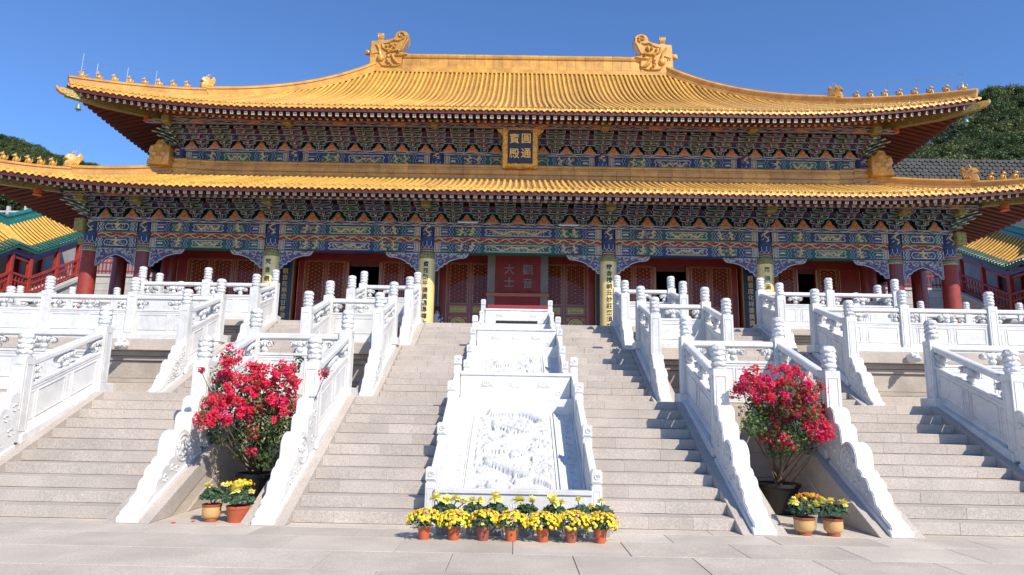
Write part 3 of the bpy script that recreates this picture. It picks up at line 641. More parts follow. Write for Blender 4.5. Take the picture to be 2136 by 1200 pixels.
def roof_build(name, rf, label, zfly, zrnd, yrnd, ywall, back):
    # deck (weatherproof boards under the tiles): four slopes
    b = MB(); nx = 72
    def grid(A, m=0):
        n = len(A[0]); base = [p for rw in A for p in rw]
        b.add(base, [(i*n+j,i*n+j+1,(i+1)*n+j+1,(i+1)*n+j) for i in range(len(A)-1) for j in range(n-1)], m)
    xs = np.linspace(-rf.Xc, rf.Xc, nx)
    fr = [[rf.P(x, rf.send(x)*k/10) for k in range(11)] for x in xs]
    YC = 27.1
    grid(fr); grid([[(p[0],2*YC-p[1],p[2]) for p in rw] for rw in fr])
    ysd = np.linspace(rf.Yc, YC, 40)
    def xside(y): dd = (y-rf.Yc)/(9.0); q = max(0,1-dd); return rf.Xc-rf.ch*(1-q*q)
    def zside(y): q = max(0,1-(y-rf.Yc)/9.0); return rf.ze+rf.lift*q**2.2
    for s in (-1,1):
        A = []
        for y in ysd:
            xe, zE = xside(y), zside(y); xh = rf.Xc-(y-rf.Yc)*(rf.Xc-rf.XI)/(rf.yt-rf.Yc) if y < rf.yt else rf.XI
            if y <= rf.yt: p = rf.P(xh, rf.send(xh)); zh = p[2]
            else: zh = rf.zt
            A.append([(s*(xe+(xh-xe)*k/6), y, zE+(zh-zE)*(rf.a*k/6+(1-rf.a)*(k/6)**2)) for k in range(7)])
        grid(A); grid([[(p[0],2*YC-p[1],p[2]) for p in rw] for rw in A])
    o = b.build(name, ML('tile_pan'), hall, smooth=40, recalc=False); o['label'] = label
    # soffit
    b = MB()
    A = []
    for x in xs:
        rw = []
        for k in range(9):
            y = rf.ye(x)+.05+(max(.02,min(ywall, rf.hip(x)-.05)-rf.ye(x)-.05))*k/8
            q = max(0,(y-rf.ye(x))/(rf.yt-rf.ye(x))); p = rf.P(x,q); rw.append((x,y,p[2]-.15-.02*k/8))
        A.append(rw)
    grid(A)
    xw = 15.3 if rf is UR else 17.5
    for s in (-1,1):
        A = []
        for y in ysd:
            xe, zE = xside(y)-.05, zside(y); xi = max(xw, rf.Xc-(y-rf.Yc)+.05)
            A.append([(s*(xe-(xe-xi)*k/6), y, zE-.15+.5*(xe-xi)*k/6) for k in range(7)])
        grid(A)
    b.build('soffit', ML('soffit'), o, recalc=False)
    # tile rows
    n = int(2*rf.Xc/.25); sp = 2*rf.Xc/n; shared = None; pan = MB(); eb = MB(); fb = []
    for i in range(n):
        x = -rf.Xc+sp*(i+.5)
        if abs(x) > rf.Xc-.12: continue
        if abs(x) < min(rf.x0, rf.XI)-.15:
            if shared is None: shared = row_mesh(rf, x)
            me = shared
        else: me = row_mesh(rf, x)
        ob('tile_row', me, o, (x+random.uniform(-.006,.006), random.uniform(-.018,.018), random.uniform(-.006,.006)))
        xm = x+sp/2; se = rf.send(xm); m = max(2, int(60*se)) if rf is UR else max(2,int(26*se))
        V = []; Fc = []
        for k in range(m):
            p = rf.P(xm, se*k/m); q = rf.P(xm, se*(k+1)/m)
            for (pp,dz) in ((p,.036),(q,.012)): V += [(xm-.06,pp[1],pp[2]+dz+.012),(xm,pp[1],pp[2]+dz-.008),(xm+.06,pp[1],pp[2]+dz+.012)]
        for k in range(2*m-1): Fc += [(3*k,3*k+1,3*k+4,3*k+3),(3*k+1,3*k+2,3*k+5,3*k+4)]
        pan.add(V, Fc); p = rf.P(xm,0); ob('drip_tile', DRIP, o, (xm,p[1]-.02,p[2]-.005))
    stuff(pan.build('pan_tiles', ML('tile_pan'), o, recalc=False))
    # eave board
    b = MB(); prof = [(0,-.005),(.06,-.005),(.06,-.15),(.0,-.15)]
    pts = [rf.P(x,0) for x in xs]
    V = []; 
    for p in pts: V += [(p[0],p[1]+.01,p[2]-.005),(p[0],p[1]+.09,p[2]-.005),(p[0],p[1]+.09,p[2]-.19),(p[0],p[1]+.03,p[2]-.19)]
    b.add(V, [(4*i+j,4*i+(j+1)%4,4*i+4+(j+1)%4,4*i+4+j) for i in range(len(pts)-1) for j in range(4)])
    for s in (-1,1):
        V = []
        for y in ysd: xx = xside(y); V += [(s*xx,y,zside(y)),(s*(xx-.08),y,zside(y)),(s*(xx-.08),y,zside(y)-.19),(s*(xx-.02),y,zside(y)-.19)]
        b.add(V, [(4*i+j,4*i+(j+1)%4,4*i+4+(j+1)%4,4*i+4+j) for i in range(len(ysd)-1) for j in range(4)])
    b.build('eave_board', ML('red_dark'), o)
    # rafters
    n = int(2*(rf.Xc-.5)/.29)
    for i in range(n+1):
        x = -(rf.Xc-.5)+2*(rf.Xc-.5)*i/n; u = rf.u(x); p = rf.P(x,0); a = math.copysign(R(38)*u**1.4, x)
        ob('flying_rafter', FLY, o, (x, p[1]+.13, p[2]-zfly), (R(14),0,a))
        if abs(x) < rf.Xc-2.2:
            xi = x*(1-.03*u); ob('round_rafter', RND, o, (xi, rf.ye(x)+yrnd, p[2]-zrnd-.05*u), (R(22),0,a*.9))
    for s in (-1,1):
        y = rf.Yc+.6
        while y < YC+2:
            ob('flying_rafter', FLY, o, (s*(xside(y)-.12), y, zside(y)-zfly), (R(14),0,s*R(90)), (1.1,min(2.4,max(.15,(y-rf.Yc-.3)*.62)),1.1)); y += .29
    # hip ridges, figurines
    for s in (-1,1):
        xs2 = np.linspace(rf.Xc-.05, rf.XI, 44); pts = []
        for x in xs2: p = rf.P(x, rf.send(x)); pts.append((s*x,p[1],p[2]+.05))
        sp_ = 16 if rf is UR else 22
        b = MB(); sweep(b, pts[:sp_+1], [(w*.85,h*.82) for w,h in HIPPROF]); b.build('hip_ridge', ML('tile_shape'), o)
        if rf is UR: b = MB(); sweep(b, pts[sp_:], HIPPROF); b.build('hip_ridge', ML('tile_shape'), o)
        else: b = MB(); sweep(b, pts[sp_:], HIPPROF); b.build('hip_ridge', ML('tile_shape'), o)
        pb = Vector(pts[sp_]); ang = s*R(45)
        ob('ridge_beast', BEAST, o, (pb.x,pb.y,pb.z+.26), (0,0,ang), (.86,.86,.9))
        for k in range(8):
            f = .03+.86*k/8*(sp_/ (len(pts)-1)); idx = f*(len(pts)-1); i0 = int(idx); p = Vector(pts[i0]).lerp(Vector(pts[i0+1]), idx-i0)
            ob('rider_figurine' if k == 0 else 'figurine', IMM if k == 0 else FIG, o, (p.x,p.y,p.z+.33), (0,0,ang), (.88,)*3)
        c0 = rf.P(s*rf.Xc*.999,0); b = MB()                                    # corner beam with glazed head
        d = Vector((-s,1,0)).normalized()
        sweep(b, [Vector(c0)+Vector((0,0,-.34))-d*.02, Vector(c0)+Vector((0,0,-.36))+d*1.4, Vector(c0)+Vector((0,0,-.12))+d*4.2], [(-.13,-.16),(.13,-.16),(.13,.14),(-.13,.14)])
        b.build('corner_beam', ML('gold_carved'), o)
        b = MB(); b.prism([(0,-.16),(-.30,-.12),(-.50,.02),(-.58,.14),(-.50,.20),(-.40,.12),(-.28,.17),(0,.16)],-.14,.14,'yz'); b.ball((.14,-.2,.05),.05,6,4); b.ball((-.14,-.2,.05),.05,6,4)
        ob('corner_head', b.mesh('corner_head', ML('tile_shape'), bevel=.02), o, (c0[0],c0[1],c0[2]-.33), (0,0,s*R(45)), (.8,.68,.8))
    return o
up_roof = roof_build('upper_roof', UR, 'sweeping upper hipped roof of yellow glazed tiles', .275, .20, .72, 20.0, True)
lo_roof = roof_build('lower_roof', LR, 'lower skirt roof of yellow glazed tiles', .225, .17, .72, 18.1, False)
# main ridge
prof = [(-.30,0),(.30,0),(.30,.10),(.24,.14),(.22,.24),(.16,.28),(.16,.70),(.22,.74),(.26,.86),(.20,.97),(.10,1.02),(-.10,1.02),(-.20,.97),(-.26,.86),(-.22,.74),(-.16,.70),(-.16,.28),(-.22,.24),(-.24,.14),(-.30,.10)]
rb = MB(); rb.prism(prof, .003, .517, 'yz'); RBM = rb.mesh('ridge_block', ML('tile_shape'), bevel=.006)
for i in range(26): ob('ridge_block', RBM, up_roof, (-6.76+.52*i,27.1,20.42+random.uniform(-.004,.004)))
MB().box(-8.2,8.2,26.75,27.45,20.2,20.44).build('ridge_base', ML('tile_shape'), up_roof, bevel=.02)
def chiwen():
    k = .00423; T = lambda p: [((x-455)*k,(690-z)*k) for x,z in p]
    b = MB(); b.prism(T([(660,690),(215,690),(215,600),(228,285),(390,280),(470,262),(540,235),(545,190),(575,148),(640,130),(700,150),(735,200),(737,260),(705,325),(668,400),(652,432),(662,468),(722,452),(727,500),(680,515),(652,522)]), -.27,.27,'xz')
    c = MB()
    for s in (-1,1):
        y = s*.28
        def tb(p, rr, n=6): c.tube([(q[0],y,q[1]) for q in T(p)], [w*1.35 for w in rr] if isinstance(rr,list) else rr*1.3, n)
        tb([(628+58*(1-q*.12)*math.cos(q-1.2),205-58*(1-q*.12)*math.sin(q-1.2)) for q in np.linspace(0,7.4,26)], .05)
        tb([(722,205),(722,260),(690,325),(655,405),(640,430)], .055); tb([(400,325),(470,310),(530,275),(600,285),(640,270)], [.03,.06,.06,.05,.02])
        tb([(380,330),(390,390),(430,420),(520,440),(600,425),(640,435)], [.04,.06,.06,.07,.07,.03]); tb([(560,500),(640,498),(690,480),(725,478)], [.05,.07,.06,.03])
        tb([(350,600),(400,650),(470,660),(560,655),(640,640)], [.03,.05,.05,.06,.03]); tb([(520,490),(545,560),(600,620),(645,625)], [.07,.09,.09,.06])
        tb([(300,340),(340,400),(365,470),(365,560)], [.05,.07,.08,.10]); tb([(240,480),(290,470),(340,455)], [.02,.04,.05]); tb([(250,520),(270,490)], [.02,.03]); tb([(285,525),(290,495)], [.02,.03])
        for (px,pz,rr) in ((600,455,.075),(365,545,.19),(470,520,.10),(465,570,.09),(480,605,.08),(515,640,.07),(500,350,.09),(560,345,.08),(545,380,.08),(440,370,.07),(470,455,.08)): q = T([(px,pz)])[0]; c.ball((q[0],y,q[1]),(rr*1.15,.17,rr*1.15),8,6)
    e = MB()
    for s in (-1,1): q = T([(602,455)])[0]; e.ball((q[0],s*.44,q[1]),(.05,.03,.045),8,6)
    h = MB(); q = T([(345,280)])[0]; h.prism([(q[0]-.15,q[1]),(q[0]+.15,q[1]),(q[0]+.15,q[1]+.09),(q[0]+.12,q[1]+.12),(q[0]+.20,q[1]+.50),(q[0]-.20,q[1]+.50),(q[0]-.12,q[1]+.12),(q[0]-.15,q[1]+.09)],-.12,.12,'xz')
    for i in range(5): h.tube([(q[0]+(i-2)*.05,-.13,q[1]+.14),(q[0]+(i-2)*.085,-.13,q[1]+.52)],.025,5)
    q = T([(185,435)])[0]
    for (dx,dz,rr) in ((0,0,.16),(-.08,.08,.1),(-.1,-.05,.1),(.06,.08,.1),(-.14,.02,.06)): h.ball((q[0]+dx,0,q[1]+dz),rr,8,6)
    return b.mesh('ridge_dragon', ML('tile_shape'), bevel=.04, smooth=40), c.mesh('carving', ML('tile_shape'), smooth=60), e.mesh('eye', ML('black'), smooth=True), h.mesh('sword_hilt', ML('tile_shape'), bevel=.01, smooth=40)
CW = chiwen()
for s,q in ((1,'left'),(-1,'right')):
    o = thing('ridge_dragon', f'yellow glazed dragon with curled tail biting the {q} end of the main ridge', 'roof ornament', (-7.62*s if s > 0 else 7.62,27.1,20.44), 0)
    o.scale = (s,1,1)
    for nm,me in zip(('body','carving','eye','sword_hilt'), CW): ob(nm, me, o)
# band ridge round the foot of the upper storey, with corner dragons
b = MB(); wp = [(-.22,-.35),(.25,-.35),(.25,-.22),(.15,-.18),(.15,-.02),(.24,.02),(.24,.20),(.15,.24),(.15,.30),(.22,.34),(.22,.42),(.10,.50),(-.22,.50)]
bl = MB().prism([(-p[0],p[1]) for p in wp], .003, .607, 'yz').mesh('band_ridge_block', ML('tile_shape'), bevel=.006)
for i in range(52): ob('band_ridge_block', bl, lo_roof, (-15.86+.61*i,19.72,11.62+.16*max(0,(abs(-15.56+.61*i)-13)/2.6)**2))
for s in (-1,1): MB().box(min(s*15.4,s*15.75),max(s*15.4,s*15.75),19.9,34.4,11.3,12.2).build('band_ridge_block', ML('tile_shape'), lo_roof, bevel=.02)
for s,q in ((1,'left'),(-1,'right')):
    o = thing('corner_dragon', f'yellow glazed dragon head at the {q} corner of the upper storey', 'roof ornament', (-15.75*s,19.4,11.75), 0); o.scale = (s,1,1)
    b = MB(); b.prism([(.45,0),(.45,.85),(.30,.88),(.12,1.15),(-.12,1.12),(-.20,.92),(-.42,.85),(-.48,.55),(-.40,.50),(-.42,.3),(-.5,.2),(-.5,0)],-.2,.2,'xz')
    for (px,pz,rr) in ((-.3,.75,.1),(-.2,.5,.14),(.05,.85,.16),(.2,.5,.16),(-.3,.25,.12),(.05,.3,.18)): b.ball((px,-.2,pz),(rr,.1,rr),8,6)
    b.build('head', ML('tile_shape'), o, bevel=.03, smooth=45)
# lightning conductor wires above the ridges
wr = thing('lightning_wire', 'thin lightning conductor wire strung along the upper roof ridges', 'wire')
for s in (-1,1):
    b = MB(); pts = []
    for x in np.linspace(UR.Xc-.3, UR.XI, 26): p = UR.P(x, UR.send(x)); pts.append((s*x,p[1],p[2]+.62+ (.5 if x > 15.3 else 0)))
    b.tube(pts,.009,4)
    for p in pts[1:7:2]: b.tube([(p[0],p[1],p[2]-.9),p],.012,4)
    p = pts[0]; b.tube([(p[0],p[1],p[2]-.8),(p[0]-s*.03,p[1],p[2]+.35)],.010,4)
    b.build('wire', ML('metal'), wr)
# wind bells
for s,q in ((-1,'left'),(1,'right')):
    c0 = UR.P(s*UR.Xc*.999,0); o = thing('wind_bell', f'green bronze wind bell hanging under the {q} upper eave corner', 'bell', (c0[0]-s*.35,c0[1]+.35,c0[2]-.90)); o.scale = (.68,.68,.72)
    b = MB(); b.lathe([(.17,0),(.15,.05),(.13,.2),(.11,.3),(.05,.36),(.02,.38)],14); b.build('bell_body', ML('bronze'), o, smooth=50)
    b = MB(); b.tube([(0,0,.36),(0,0,.5)],.015,5); b.tube([(0,0,.1),(0,0,-.06)],.01,4); b.prism([(-.1,-.06),(.1,-.06),(.06,-.14),(-.06,-.14)],-.01,.01,'xz'); b.build('clapper', ML('bronze'), o)
# ------------------------------------------------------------------ hall: columns and walls
def colmesh(h, rr, name='column', mat='red'):
    return MB().lathe([(rr*1.06,0),(rr*1.04,h*.1),(rr,h*.5),(rr*.93,h)],24).mesh(name, ML(mat), smooth=40)
c_front = colmesh(4.95,.30); plinth = MB().lathe([(.50,0),(.50,.06),(.44,.12),(.38,.16)],20).mesh('plinth', ML('stone_light'), smooth=40)
c_back = colmesh(8.9,.34); c_old = colmesh(4.95,.31,mat='red_old')
head_k = None
def head_mesh():
    b = MB(); rr = .318
    b.lathe([(rr,0),(rr,1.32)],24,m=0)
    def band(z0,z1,m,off=.004): b.lathe([(rr+off,z0),(rr+off,z1)],24,m=m)
    band(0,.035,1,.006); band(.04,.20,2); band(.205,.225,1,.006); band(.23,.30,3); band(.30,.315,1,.006)
    def wrap(pts, w, m, off=.008):
        n = len(pts); V = []
        for i in range(n):
            a = pts[max(i-1,0)]; c = pts[min(i+1,n-1)]; dx,dz = c[0]-a[0],c[1]-a[1]; l = math.hypot(dx,dz) or 1; nx,nz = -dz/l*w/2, dx/l*w/2
            for sg in (1,-1):
                s_ = pts[i][0]+sg*nx; an = -math.pi/2+s_/rr; V.append(((rr+off)*math.cos(an),(rr+off)*math.sin(an),pts[i][1]+sg*nz))
        b.add(V, [(2*i,2*i+1,2*i+3,2*i+2) for i in range(n-1)], m)
    for k in range(-6,7): wrap([(k*.065-.02,.05),(k*.065,.17),(k*.065+.02,.05)],.016,1)
    for k in range(-3,4): wrap([(k*.18-.09,.33),(k*.18,.46),(k*.18+.09,.33)],.02,4); wrap([(k*.18,.46),(k*.18,.60)],.02,4)
    for k in range(-2,3): wrap([(k*.3-.15,.66),(k*.3,.76),(k*.3+.15,.66)],.03,5)
    for ph in (0,): wrap([(.10*math.sin(q*1.9)*(1-.1*q)+.015, .80+.11*q) for q in np.linspace(0,4.3,36)],.045,1); 
    for (x,z) in ((-.12,.9),(.12,1.0),(-.1,1.12),(.1,1.2),(.13,.85),(-.14,1.05)): wrap([(x-.04,z-.03),(x,z),(x+.04,z+.02)],.025,1)
    wrap([(-.05,1.2),(0,1.27),(.06,1.2)],.05,1)
    return b.mesh('painted_head', ML('blue','gold_paint','green','crimson','white_paint','teal'), smooth=40)
HEAD = head_mesh()
for sx in (-1,1):
    for i,x in enumerate(CX):
        o = ob('column', c_old if i == 3 else c_front, hall, (sx*x,YF,3.9)); ob('plinth', plinth, o, (0,0,-.01)); ob('painted_head', HEAD, o, (0,0,3.62))
        if i < 3: o = ob('column', c_back, hall, (sx*x,YD,3.9)); ob('plinth', plinth, o, (0,0,-.01), (0,0,0), (1.1,1.1,1))
    for y in (YD, 23.4, 27.1, 31): o = ob('column', c_front, hall, (sx*17.4,y,3.9)); ob('plinth', plinth, o, (0,0,-.01))
    MB().box(min(sx*15.15,sx*15.35),max(sx*15.15,sx*15.35),20.3,34,3.9,12.9).build('side_wall', ML('red'), hall)
    MB().box(min(sx*17.2,sx*17.6),max(sx*17.2,sx*17.6),18.3,34,7.7,8.9).build('side_beam', ML('blue'), hall)
MB().box(-17.5,17.5,33.9,34.2,3.9,13).build('rear_wall', ML('red_dark'), hall)
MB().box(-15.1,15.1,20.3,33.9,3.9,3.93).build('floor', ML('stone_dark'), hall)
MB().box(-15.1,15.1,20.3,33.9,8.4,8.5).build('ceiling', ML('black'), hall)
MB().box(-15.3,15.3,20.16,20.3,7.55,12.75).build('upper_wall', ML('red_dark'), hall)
MB().box(-15.3,15.3,20.14,20.3,12.75,15.2).build('bracket_backing', ML('green'), hall)
MB().box(-17.6,17.6,18.06,18.2,8.9,10.4).build('bracket_backing', ML('green'), hall)
MB().box(-17.4,17.4,18.3,20.1,8.35,8.5).build('verandah_ceiling', ML('green'), hall)
# ------------------------------------------------------------------ painted beams
BM = ML('blue','green','gold_paint','white_paint','crimson','purple','teal','blue_light','orange','navy')
BL,GR,GO,WH,RE,PU,TE,LB,OR,NA = range(10)
def dragon(b, cx, cz, L, A, y, sg=1, m=GO, w=.05):
    n = 34; pts = [(cx+sg*L*(q/n-.5), cz+A*math.sin(q/n*8.2+.6)*(1-.35*q/n)) for q in range(n+1)]
    b.ribbon(pts, [w*(.35+.65*min(1,q/8)) for q in range(n+1)], y, m); h = pts[-1]
    b.ribbon([(h[0]-sg*w*.4,h[1]-A*.35),(h[0]+sg*w*1.1,h[1]+A*.1),(h[0]+sg*w*.2,h[1]+A*.5)],[w*.5,w*1.6,w*.6],y-.001,m)
    for q in (8,15,22,28):
        p = pts[q]; d = 1 if q % 2 else -1; b.ribbon([p,(p[0]+sg*w*1.2,p[1]+d*A*.6),(p[0]+sg*w*2.2,p[1]+d*A*.75)],[w*.6,w*.45,w*.3],y-.0005,m)
    for q in range(3,n,4):
        p = pts[q]; d = 1 if (q//4) % 2 else -1; b.ribbon([(p[0],p[1]+d*A*.95),(p[0]+sg*w,p[1]+d*A*1.15)],w*.35,y,m)
def coil(b, cx, cz, A, y, m=GO, w=.045, n=1.0):
    pts = [(cx+A*.75*math.sin(q*2.3)*(1-.1*q), cz-A+2*A*q/4.6+.12*A*math.cos(q*4)) for q in np.linspace(0,4.6,30)]; b.ribbon(pts,w,y,m)
    for q in range(3,28,5): p = pts[q]; b.ribbon([p,(p[0]+A*.3*(1 if q%2 else -1),p[1]+A*.18),(p[0]+A*.45*(1 if q%2 else -1),p[1]+A*.1)],w*.55,y-.001,m)
    p = pts[-1]; b.ribbon([(p[0]-w,p[1]-w),(p[0]+w,p[1]),(p[0]+w*.3,p[1]+w*1.2)],w*1.2,y-.001,m)
def hoop(b, x0, x1, H, y):
    b.quad(x0,x1,.01,H-.01,y,BL); w = x1-x0; 
    for (a,c,m) in ((.0,.10,WH),(.12,.30,RE),(.33,.67,GO),(.70,.88,RE),(.90,1.,WH)): b.quad(x0+a*w,x0+c*w,.012,H-.012,y-.001,m)
    n = max(4,int(H/.065))
    for k in range(n):
        z = H*(k+.5)/n
        for a in (.21,.79): b.quad(x0+a*w-.014,x0+a*w+.014,z-.016,z+.016,y-.002,WH)
        b.quad(x0+.42*w,x0+.58*w,z-.012,z+.012,y-.002,TE if k % 2 else BL)
def chev(b, x, H, dr, y, ms):
    for k,(m,w) in enumerate(ms):
        xx = x-dr*k*.055; pts = [(xx,0.01),(xx+dr*.09,H*.25),(xx,H*.5),(xx+dr*.09,H*.75),(xx,H-.01)]; b.ribbon(pts,w,y-.0006*k,m)
def curls(b, x0, x1, z0, z1, y, n, rg):
    for k in range(n):
        x, z, rr = rg.uniform(x0,x1), rg.uniform(z0,z1), rg.uniform(.018,.035); a0 = rg.uniform(0,6)
        b.ribbon([(x+rr*math.cos(a0+a)*(1-a*.12),z+rr*math.sin(a0+a)*(1-a*.12)) for a in np.linspace(0,4.5,7)],.013,y,GO if rg.random() < .8 else WH)
def beam(L, H, var, big=True):
    rgb_ = random.Random(int(L*100)+var)
    A, B = (BL,GR) if var else (GR,BL)
    b = MB(); b.box(-L/2,L/2,0,.4,0,H,A); y = -.004
    b.quad(-L/2,L/2,0,H,y,A)
    hb = .24; x = L/2; 
    for s in (-1,1):
        q = MB(); e = L/2-.02
        hoop(q, e-hb, e, H, y-.002); e -= hb
        if L > 6.8:
            q.quad(e-.50,e-.01,.02,H-.02,y-.002,LB); q.lathe  # roundel
            an = [(e-.255+.20*math.cos(a)*(1 if big else 1.05),H/2+min(.2,H*.42)*math.sin(a)) for a in np.linspace(0,2*math.pi,20)[:-1]]; q.poly(an,y-.003,GR); q.ring(an,.018,y-.004,WH); coil(q,e-.255,H/2,H*.27,y-.005,w=.05)
            e -= .52; hoop(q, e-hb, e, H, y-.002); e -= hb
        ln = .42 if L > 4 else 0
        if ln:
            for k in range(3):
                z = H*(.2+.3*k); q.ribbon([(e,z-.05*H),(e-ln+.12,z-.05*H)],.018,y-.003,WH); q.ribbon([(e,z+.05*H),(e-ln+.12,z+.05*H)],.035,y-.002,NA if k%2 else TE)
                q.quad(e-ln+.16,e-.06,z-.025*H,z+.09*H,y-.0025,GO if k == 1 else PU)
            e -= ln; chev(q, e, H, 1, y-.004, ((WH,.015),(NA,.05),(WH,.012)))
        f = e-.16; 
        if L > 4:
            wz = .62 if L > 6.8 else .95 if L > 5.6 else .62
            q.quad(f-wz,f,.03,H-.03,y-.002,B); curls(q,f-wz+.04,f-.04,.06,H-.06,y-.003,int(70*wz),rgb_)
            if wz > .8: coil(q,f-wz*.27,H/2,H*.36,y-.004); coil(q,f-wz*.72,H/2,H*.36,y-.004)
            else: coil(q,f-wz*.5,H/2,H*.36,y-.004,w=.055)
            f -= wz+.02; chev(q, f, H, -1, y-.005, ((WH,.014),(TE,.05),(WH,.012),(NA,.05),(WH,.012))); f -= .30
        q2 = MB(); q2.v = [(s*p[0],p[1],p[2]) for p in q.v]; q2.f, q2.m = q.f, q.m
        o = len(b.v); b.v += q2.v; b.f += [tuple(i+o for i in (fc if s > 0 else fc[::-1])) for fc in q2.f]; b.m += q2.m
    fx = f
    pc = [(-fx,.05*1),(fx,.05),(fx+.08,H*.25),(fx,H*.5),(fx+.08,H*.75),(fx,H-.05),(-fx,H-.05),(-fx-.08,H*.75),(-fx,H*.5),(-fx-.08,H*.25)]
    if L < 4:
        pc = [(-.42,.06),(.42,.06),(.50,H*.5),(.42,H-.06),(-.42,H-.06),(-.50,H*.5)]
        for s in (-1,1): chev(b, s*.62, H, -s, y-.003, ((WH,.022),(TE,.05),(WH,.018),(NA,.05)))
    b.poly(pc,y-.003,A if L > 4 else BL); curls(b,-fx+.08 if L > 4 else -.35,fx-.08 if L > 4 else .35,.1,H-.1,y-.0035,int((2*fx if L > 4 else .8)*44),rgb_); b.ring(pc,.018,y-.004,WH); b.ring([(p[0]*.97,H/2+(p[1]-H/2)*.82) for p in pc],.012,y-.005,GO)
    if L > 4:
        dragon(b,-fx*.48,H*.5,fx*.85,H*.2,y-.006,1,w=.055 if big else .045); dragon(b,fx*.48,H*.5,fx*.85,H*.2,y-.006,-1,w=.055 if big else .045)
        b.ribbon([(-.05,H*.5),(0,H*.68),(.05,H*.5),(0,H*.32),(-.05,H*.5)],.035,y-.006,GO)
    else: coil(b,0,H/2,H*.32,y-.006,w=.06)
    return b
def band(L, H, base, gold, per=.5, depth=.3):
    b = MB(); b.box(-L/2,L/2,0,depth,0,H,base); y = -.004; n = max(2,int(L/per)); w = L/n
    for i in range(n):
        x = -L/2+w*(i+.5); sg = 1 if x < 0 else -1
        if base == PU: b.quad(x-w*.5,x+w*.5,.005,H-.005,y+.001,(PU,BL,PU,OR)[i%4] if gold == 3 else (PU,BL)[i%2])
        b.ribbon([(x+sg*w*(q/12-.5)*.95,H/2+H*.3*math.sin(q/12*6.28)) for q in range(13)],H*.16,y,GO)
        b.ribbon([(x-sg*w*.1,H*.75),(x+sg*w*.15,H*.86),(x+sg*w*.25,H*.7)],H*.1,y-.001,GO); b.ribbon([(x-sg*w*.3,H*.2),(x-sg*w*.1,H*.14),(x,H*.3)],H*.1,y-.001,GO)
        b.quad(x+sg*w*.42-.02,x+sg*w*.42+.02,H*.35,H*.65,y-.001,TE if base != RE else OR)
    b.quad(-L/2,L/2,0,.014,y-.002,WH if base != RE else GO); b.quad(-L/2,L/2,H-.014,H,y-.002,WH if base != RE else GO)
    return b
bays = [(-17.4,-15.2),(-15.2,-9.97),(-9.97,-3.66),(-3.66,3.66),(3.66,9.97),(9.97,15.2),(15.2,17.4)]
bc = {}
def bayob(name, x0, x1, y, z, fn, key, inset=.27):
    L = x1-x0-2*inset; k = (name, round(L,2), key)
    if k not in bc: bc[k] = fn(L).mesh(name, BM, recalc=False)
    ob(name, bc[k], hall, ((x0+x1)/2, y, z))
for i,(x0,x1) in enumerate(bays):
    v = i % 2
    bayob('architrave', x0, x1, 17.78, 8.335, lambda L: beam(L,.405,v), v)
    bayob('red_board', x0, x1, 17.84, 8.085, lambda L: band(L,.245,RE,1,.62), 0)
    bayob('lower_architrave', x0, x1, 17.80, 7.68, lambda L: beam(L,.40,1-v,False), v)
    L = x1-x0
    bayob('painted_plate', x0, x1, 17.70, 8.745, lambda L: band(L,.155,PU,2,.7,.5), 0, -.002)
for i,(x0,x1) in enumerate(bays[1:-1]):
    v = i % 2
    bayob('upper_architrave', x0, x1, 19.86, 12.04, lambda L: beam(L,.56,v), v+2, .30)
    bayob('upper_plate', x0, x1, 19.80, 12.605, lambda L: band(L,.13,PU,2,.8,.4), 1, -.002)
for sx in (-1,1):
    for x in CX[:3]: ob('painted_head', HEAD, hall, (sx*x,19.9,11.9), (0,0,0), (1,1,.55))
# end blocks of the beams at the corner columns
eb = MB(); eb.box(-.2,.2,-.3,.3,-.26,.26); EBM = eb.mesh('beam_end', ML('gold_carved'), bevel=.04)
for sx in (-1,1):
    ob('beam_end', EBM, hall, (sx*17.72,17.8,8.56)); ob('beam_end', EBM, hall, (sx*15.5,19.75,12.35), (0,0,0), (.8,.9,.9))
    ob('beam_end', EBM, hall, (sx*17.72,17.9,7.9), (0,0,0), (.6,.4,.45))
